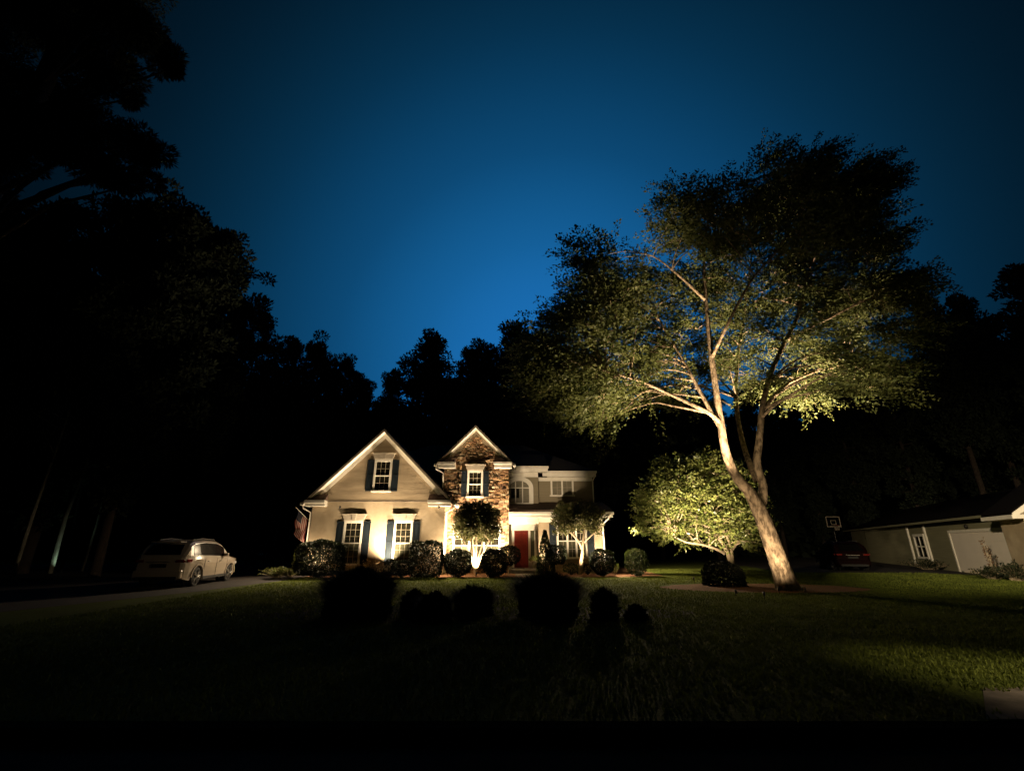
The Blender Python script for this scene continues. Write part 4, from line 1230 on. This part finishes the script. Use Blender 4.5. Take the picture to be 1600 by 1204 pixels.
# ------------------------------------------------------------------ neighbouring house on the right
A0 = Vector((23.3, 22.6, 0)); A1 = Vector((35, 50, 0))
dirw = (A1-A0).normalized(); rzw = math.atan2(dirw.y, dirw.x)
nh = empty('neighbour_house', tuple(A0))
tag(nh, 'dim tan single storey house with white garage door at the right edge', 'house')
def nb(m, name, mat, bevel=0):
    """local frame: x along the wall away from viewer, +y is left (towards the lawn), z up"""
    o = m.build(name, mat, None, bevel=bevel); o.parent = nh; return o
Lw = (A1-A0).length; eh = 2.75
nb(MB().box(0, Lw, -9, 0, 0, eh), 'wall', M['nsiding'])
nb(MB().prism_x([(.45, eh-.02), (.45, eh+.10), (-4.5, eh+2.0), (-9.45, eh+.1), (-9.45, eh-.02)], .3, Lw+.4), 'roof', M['nroof'])
nb(MB().box(.02, Lw+.4, .451, .56, eh-.02, eh+.11), 'gutter', M['nsiding'], .01)
gd0, gd1 = -.0+.55, 6.4
gm = MB()
gm.box(gd0, gd1, -.02, .03, .02, 2.12)
for i in range(4):
    for j in range(1):
        w_ = (gd1-gd0); gm.box(gd0+w_*j+.07, gd0+w_*(j+1)-.07, 0.0295, .036, .08+i*.52, .50+i*.52)
nb(gm, 'garage_door', M['garage'], .006)
nb(MB().box(gd0-.16, gd0, 0, .07, 0, 2.12).box(gd1, gd1+.16, 0, .07, 0, 2.12).box(gd0-.16, gd1+.16, .001, .075, 2.12, 2.27), 'door_casing', M['trim'], .008)
wm = MB()
w0, w1 = 10.6, 12.2
nb(MB().box(w0, w1, 0, .02, .7, 2.0), 'pane', M['glass'])
wf = nb(wm.box(w0-.14, w0, 0, .08, .7, 2.0).box(w1, w1+.14, 0, .08, .7, 2.0).box(w0-.2, w1+.2, .001, .09, .58, .7).box(w0-.14, w1+.14, .001, .085, 2.0, 2.16).box(w0, w1, .021, .06, 1.32, 1.39).box((w0+w1)/2-.03, (w0+w1)/2+.03, .0205, .055, .7, 2.0), 'window', M['trim'], .006)
nb(MB().box(w0-.6, w0-.45, 0, .1, 0, eh-.03).box(w1+.9, w1+1.05, 0, .1, 0, eh-.03), 'corner_board', M['trim'])
nb(MB().ball((3.9, .12, 2.42), .09, .09, .12), 'wall_lamp', M['metal'])
# front gable at the right edge
fg = MB().prism_x([(0.8, 0), (0.8, 2.8), (-2.7, 5.3), (-6.2, 2.8), (-6.2, 0)], -3.2, -1.3); nb(fg, 'gable_wall', M['stucco'])
nb(MB().prism_x([(1.3, 2.55), (1.3, 2.8), (-2.7, 5.75), (-2.7, 5.45)], -3.7, -1.1), 'roof', M['nroof'])
nb(MB().prism_x([(-6.7, 2.55), (-6.7, 2.8), (-2.7, 5.75), (-2.7, 5.45)], -3.7, -1.1), 'roof', M['nroof'])
nb(MB().prism_x([(1.32, 2.5), (1.32, 2.72), (-2.7, 5.66), (-2.7, 5.42)], -3.76, -3.701), 'rake_board', M['trim'])
nb(MB().box(-3.75, -1.15, .801, 1.36, 2.5, 2.66), 'soffit', M['trim'])
nh.rotation_euler = (0, 0, rzw)

for i, (px, D, h, w, lb) in enumerate([(1555, 22.5, .75, 1.6, 'low spiky bush before the neighbouring garage door'), (1590, 21.5, 1.05, 1.3, 'taller dark bush at the right edge before the neighbouring gable'), (1450, 31, .8, 3.0, 'dark hedge clump under the neighbouring house window')]):
    leafy('garden_bush', px, D, h, w, M['holly'], lb, 'bush', n=90, seed=40+i, leaf=.14, per=14)
# slim ornamental vine-like tree in front of garage door
sg = leafy('young_tree', 1556, 23.0, 2.5, .7, M['rose'], 'slim young tree with reddish leaves before the white garage door', 'tree', n=8, seed=77, leaf=.13, per=22)

# basketball hoop
HDp = 41.0
hx, hzv = at(1302, 815, HDp)[0], 0
hoop = empty('basketball_hoop', (hx+.5, HDp, 0)); tag(hoop, 'basketball hoop with white bordered backboard beyond the lawn right of the leaning tree', 'basketball hoop')
bz = at(1302, 815, HDp)[2]
MB().tube([(hx+.5, HDp+.9, 0), (hx+.5, HDp+.9, 2.6), (hx+.15, HDp+.3, 3.15), (hx+.08, HDp+.1, 3.2)], .05, 8).build('pole', M['metal'], hoop)
bb = MB().box(hx-.58, hx+.58, HDp, HDp+.03, bz-.38, bz+.42).build('backboard', M['carglass'], hoop)
m = MB()
for (a, b_, c, d) in ((-.6,.6,bz-.42,bz-.35),(-.6,.6,bz+.38,bz+.45)): m.box(hx+a, hx+b_, HDp-.015, HDp+.0, c, d)
for a in (-.6, .53): m.box(hx+a, hx+a+.07, HDp-.014, HDp+.0, bz-.35, bz+.38)
for (a, b_, c, d) in ((-.23,.23,bz-.22,bz-.18),(-.23,.23,bz+.10,bz+.14)): m.box(hx+a, hx+b_, HDp-.012, HDp, c, d)
for a in (-.23, .19): m.box(hx+a, hx+a+.04, HDp-.011, HDp, bz-.18, bz+.10)
m.build('board_marking', M['fascia'], hoop)
pts = [(hx+.23*math.cos(t), HDp-.33+.23*math.sin(t), bz-.3) for t in np.linspace(0, 2*math.pi, 19)]
MB().tube(pts, .012, 6, cap=False).build('rim', M['tail'], hoop)
m = MB()
for k in range(12):
    t0, t1 = 2*math.pi*k/12, 2*math.pi*(k+1)/12
    for (a, b_) in ((t0, t1), (t1, t0)):
        m.tube([(hx+.22*math.cos(a), HDp-.33+.22*math.sin(a), bz-.3), (hx+.13*math.cos(b_), HDp-.33+.13*math.sin(b_), bz-.7)], .006, 4, cap=False)
m.build('net', M['fascia'], hoop)

# ------------------------------------------------------------------ lights
def up(px, D, tpx, tpy, tD, power, label, **kw):
    x = gx(px, D); uplight(x, D, at(tpx, tpy, tD), power, label, **kw)
up(487, 25.2, 490, 790, HD-.1, 480, 'small garden spotlight at the left corner of the wing', cone=125)
up(597, 24.5, 600, 690, HD, 2600, 'small garden spotlight left of centre between the wing windows', cone=115)
up(604, 25.2, 601, 690, HD-.1, 2500, 'small garden spotlight close to the wall between the wing windows', cone=95)
up(699, 25.3, 698, 790, HD-.2, 1500, 'small garden spotlight at the inner corner of wing and tower', cone=110)
up(744, 24.5, 744, 790, 25.2, 1500, 'small garden spotlight at the foot of the tree before the tower', cone=120)
up(713, 26.15, 728, 690, TD-.1, 4200, 'small garden spotlight at the left foot of the stone tower', cone=110)
up(790, 26.15, 760, 690, TD-.1, 4200, 'small garden spotlight near the tower right edge', cone=110)
up(778, 13.2, 856, 750, UD, 8500, 'small spotlight added in the unlit foreground bed to light the upper wall', cone=17)  # added unseen spot, brightens the upper wall right of the tower
up(848, 26.6, 850, 800, PD-.4, 800, 'small garden spotlight beside the conifer', cone=125)
up(903, 25.0, 906, 815, 25.8, 1100, 'small garden spotlight at the foot of the right ornamental tree', cone=110)
up(941, 26.5, 941, 800, PD-.3, 750, 'small garden spotlight at the right house corner', cone=110)
up(1085, 20.6, 1094, 765, RD, 10500, 'small garden spotlight before the broad rounded tree', cone=66, blend=.8)
up(1150, 26.9, 1100, 780, RD, 500, 'small garden spotlight behind the trunk of the rounded tree', cone=110)
up(1218, 16.0, 1190, 790, 17.4, 750, 'small garden spotlight in the mulch at the leaning tree foot', cone=125)
up(1240, 18.9, 1235, 560, 20.5, 46000, 'small garden spotlight behind the leaning tree foot', cone=50)
up(1150, 15.2, 985, 600, 15.8, 16000, 'small garden spotlight left of the leaning tree foot', cone=50)
up(1195, 14.6, 1080, 500, 18.8, 27000, 'small garden spotlight furthest forward before the leaning tree', cone=30)
up(95, 27, 92, 800, 28, 22, 'faint cool light added among the pale trunks at the far left', cone=90, col=(.65,1,.75))  # added lamp, lifts the dark trunks with a cool tint
# flood lamps and fixtures added under the eaves to brighten the dark lawn
for (lx, ly, lz, tx, ty, pw, sz) in ((-9.2, HD-.30, eZ-.33, -10.2, 22.4, 2700, 94), (-3.9, HD-.30, eZ-.33, -3.4, 23.2, 2300, 98), (px1+.3, PD-.6, zf-.1, 6.0, 22.9, 2300, 102), (px1+.4, PD-.5, zf-.1, 11.5, 30.5, 4200, 80)):
    MB().cyl((lx, ly, lz), (0, -.5, -.8), .05, .1, 10).build('added_flood_fixture', M['metal'], house)
    spot('added_lawn_flood', (lx, ly-.06, lz-.1), (tx, ty, 0), pw, sz, 1, WARM, .08)
# unseen spots added outside the view: warm spill on lawn, car, neighbour house, apron
spot('unseen_spill_light', (13, -3, 8), (27, 17, 0), 23000, cone=58, blend=1, col=(1,.80,.50), rad=.25)
spot('unseen_spill_light', (22, 12, 5.5), (-11.6, 20.8, .8), 5200, cone=14, blend=1, col=(1,.76,.46), rad=.25)
spot('unseen_spill_light', (-9, -5, 8.5), (29.0, 31, 1.2), 46000, cone=18, blend=1, col=(1,.80,.50), rad=.25)
spot('unseen_spill_light', (13, -3, 8), (7.0, 5.3, 0), 9500, cone=17, blend=1, col=(1,.80,.50), rad=.25)
# faint moonlit/after-glow sun, almost gone
sun = bpy.data.lights.new('afterglow', 'SUN'); sun.energy = .004; sun.angle = R(12); sun.color = (.7,.8,1)
so = bpy.data.objects.new('afterglow', sun); COL.objects.link(so); so.rotation_euler = (R(-60), 0, R(10))

# ------------------------------------------------------------------ output
S.render.engine = 'CYCLES'
S.view_settings.view_transform = 'Standard'; S.view_settings.look = 'None'; S.view_settings.exposure = 0; S.view_settings.gamma = 1
S.cycles.use_denoising = True
S.cycles.max_bounces = 6; S.cycles.transparent_max_bounces = 6
S.cycles.sample_clamp_indirect = 4
S.cycles.use_adaptive_sampling = True
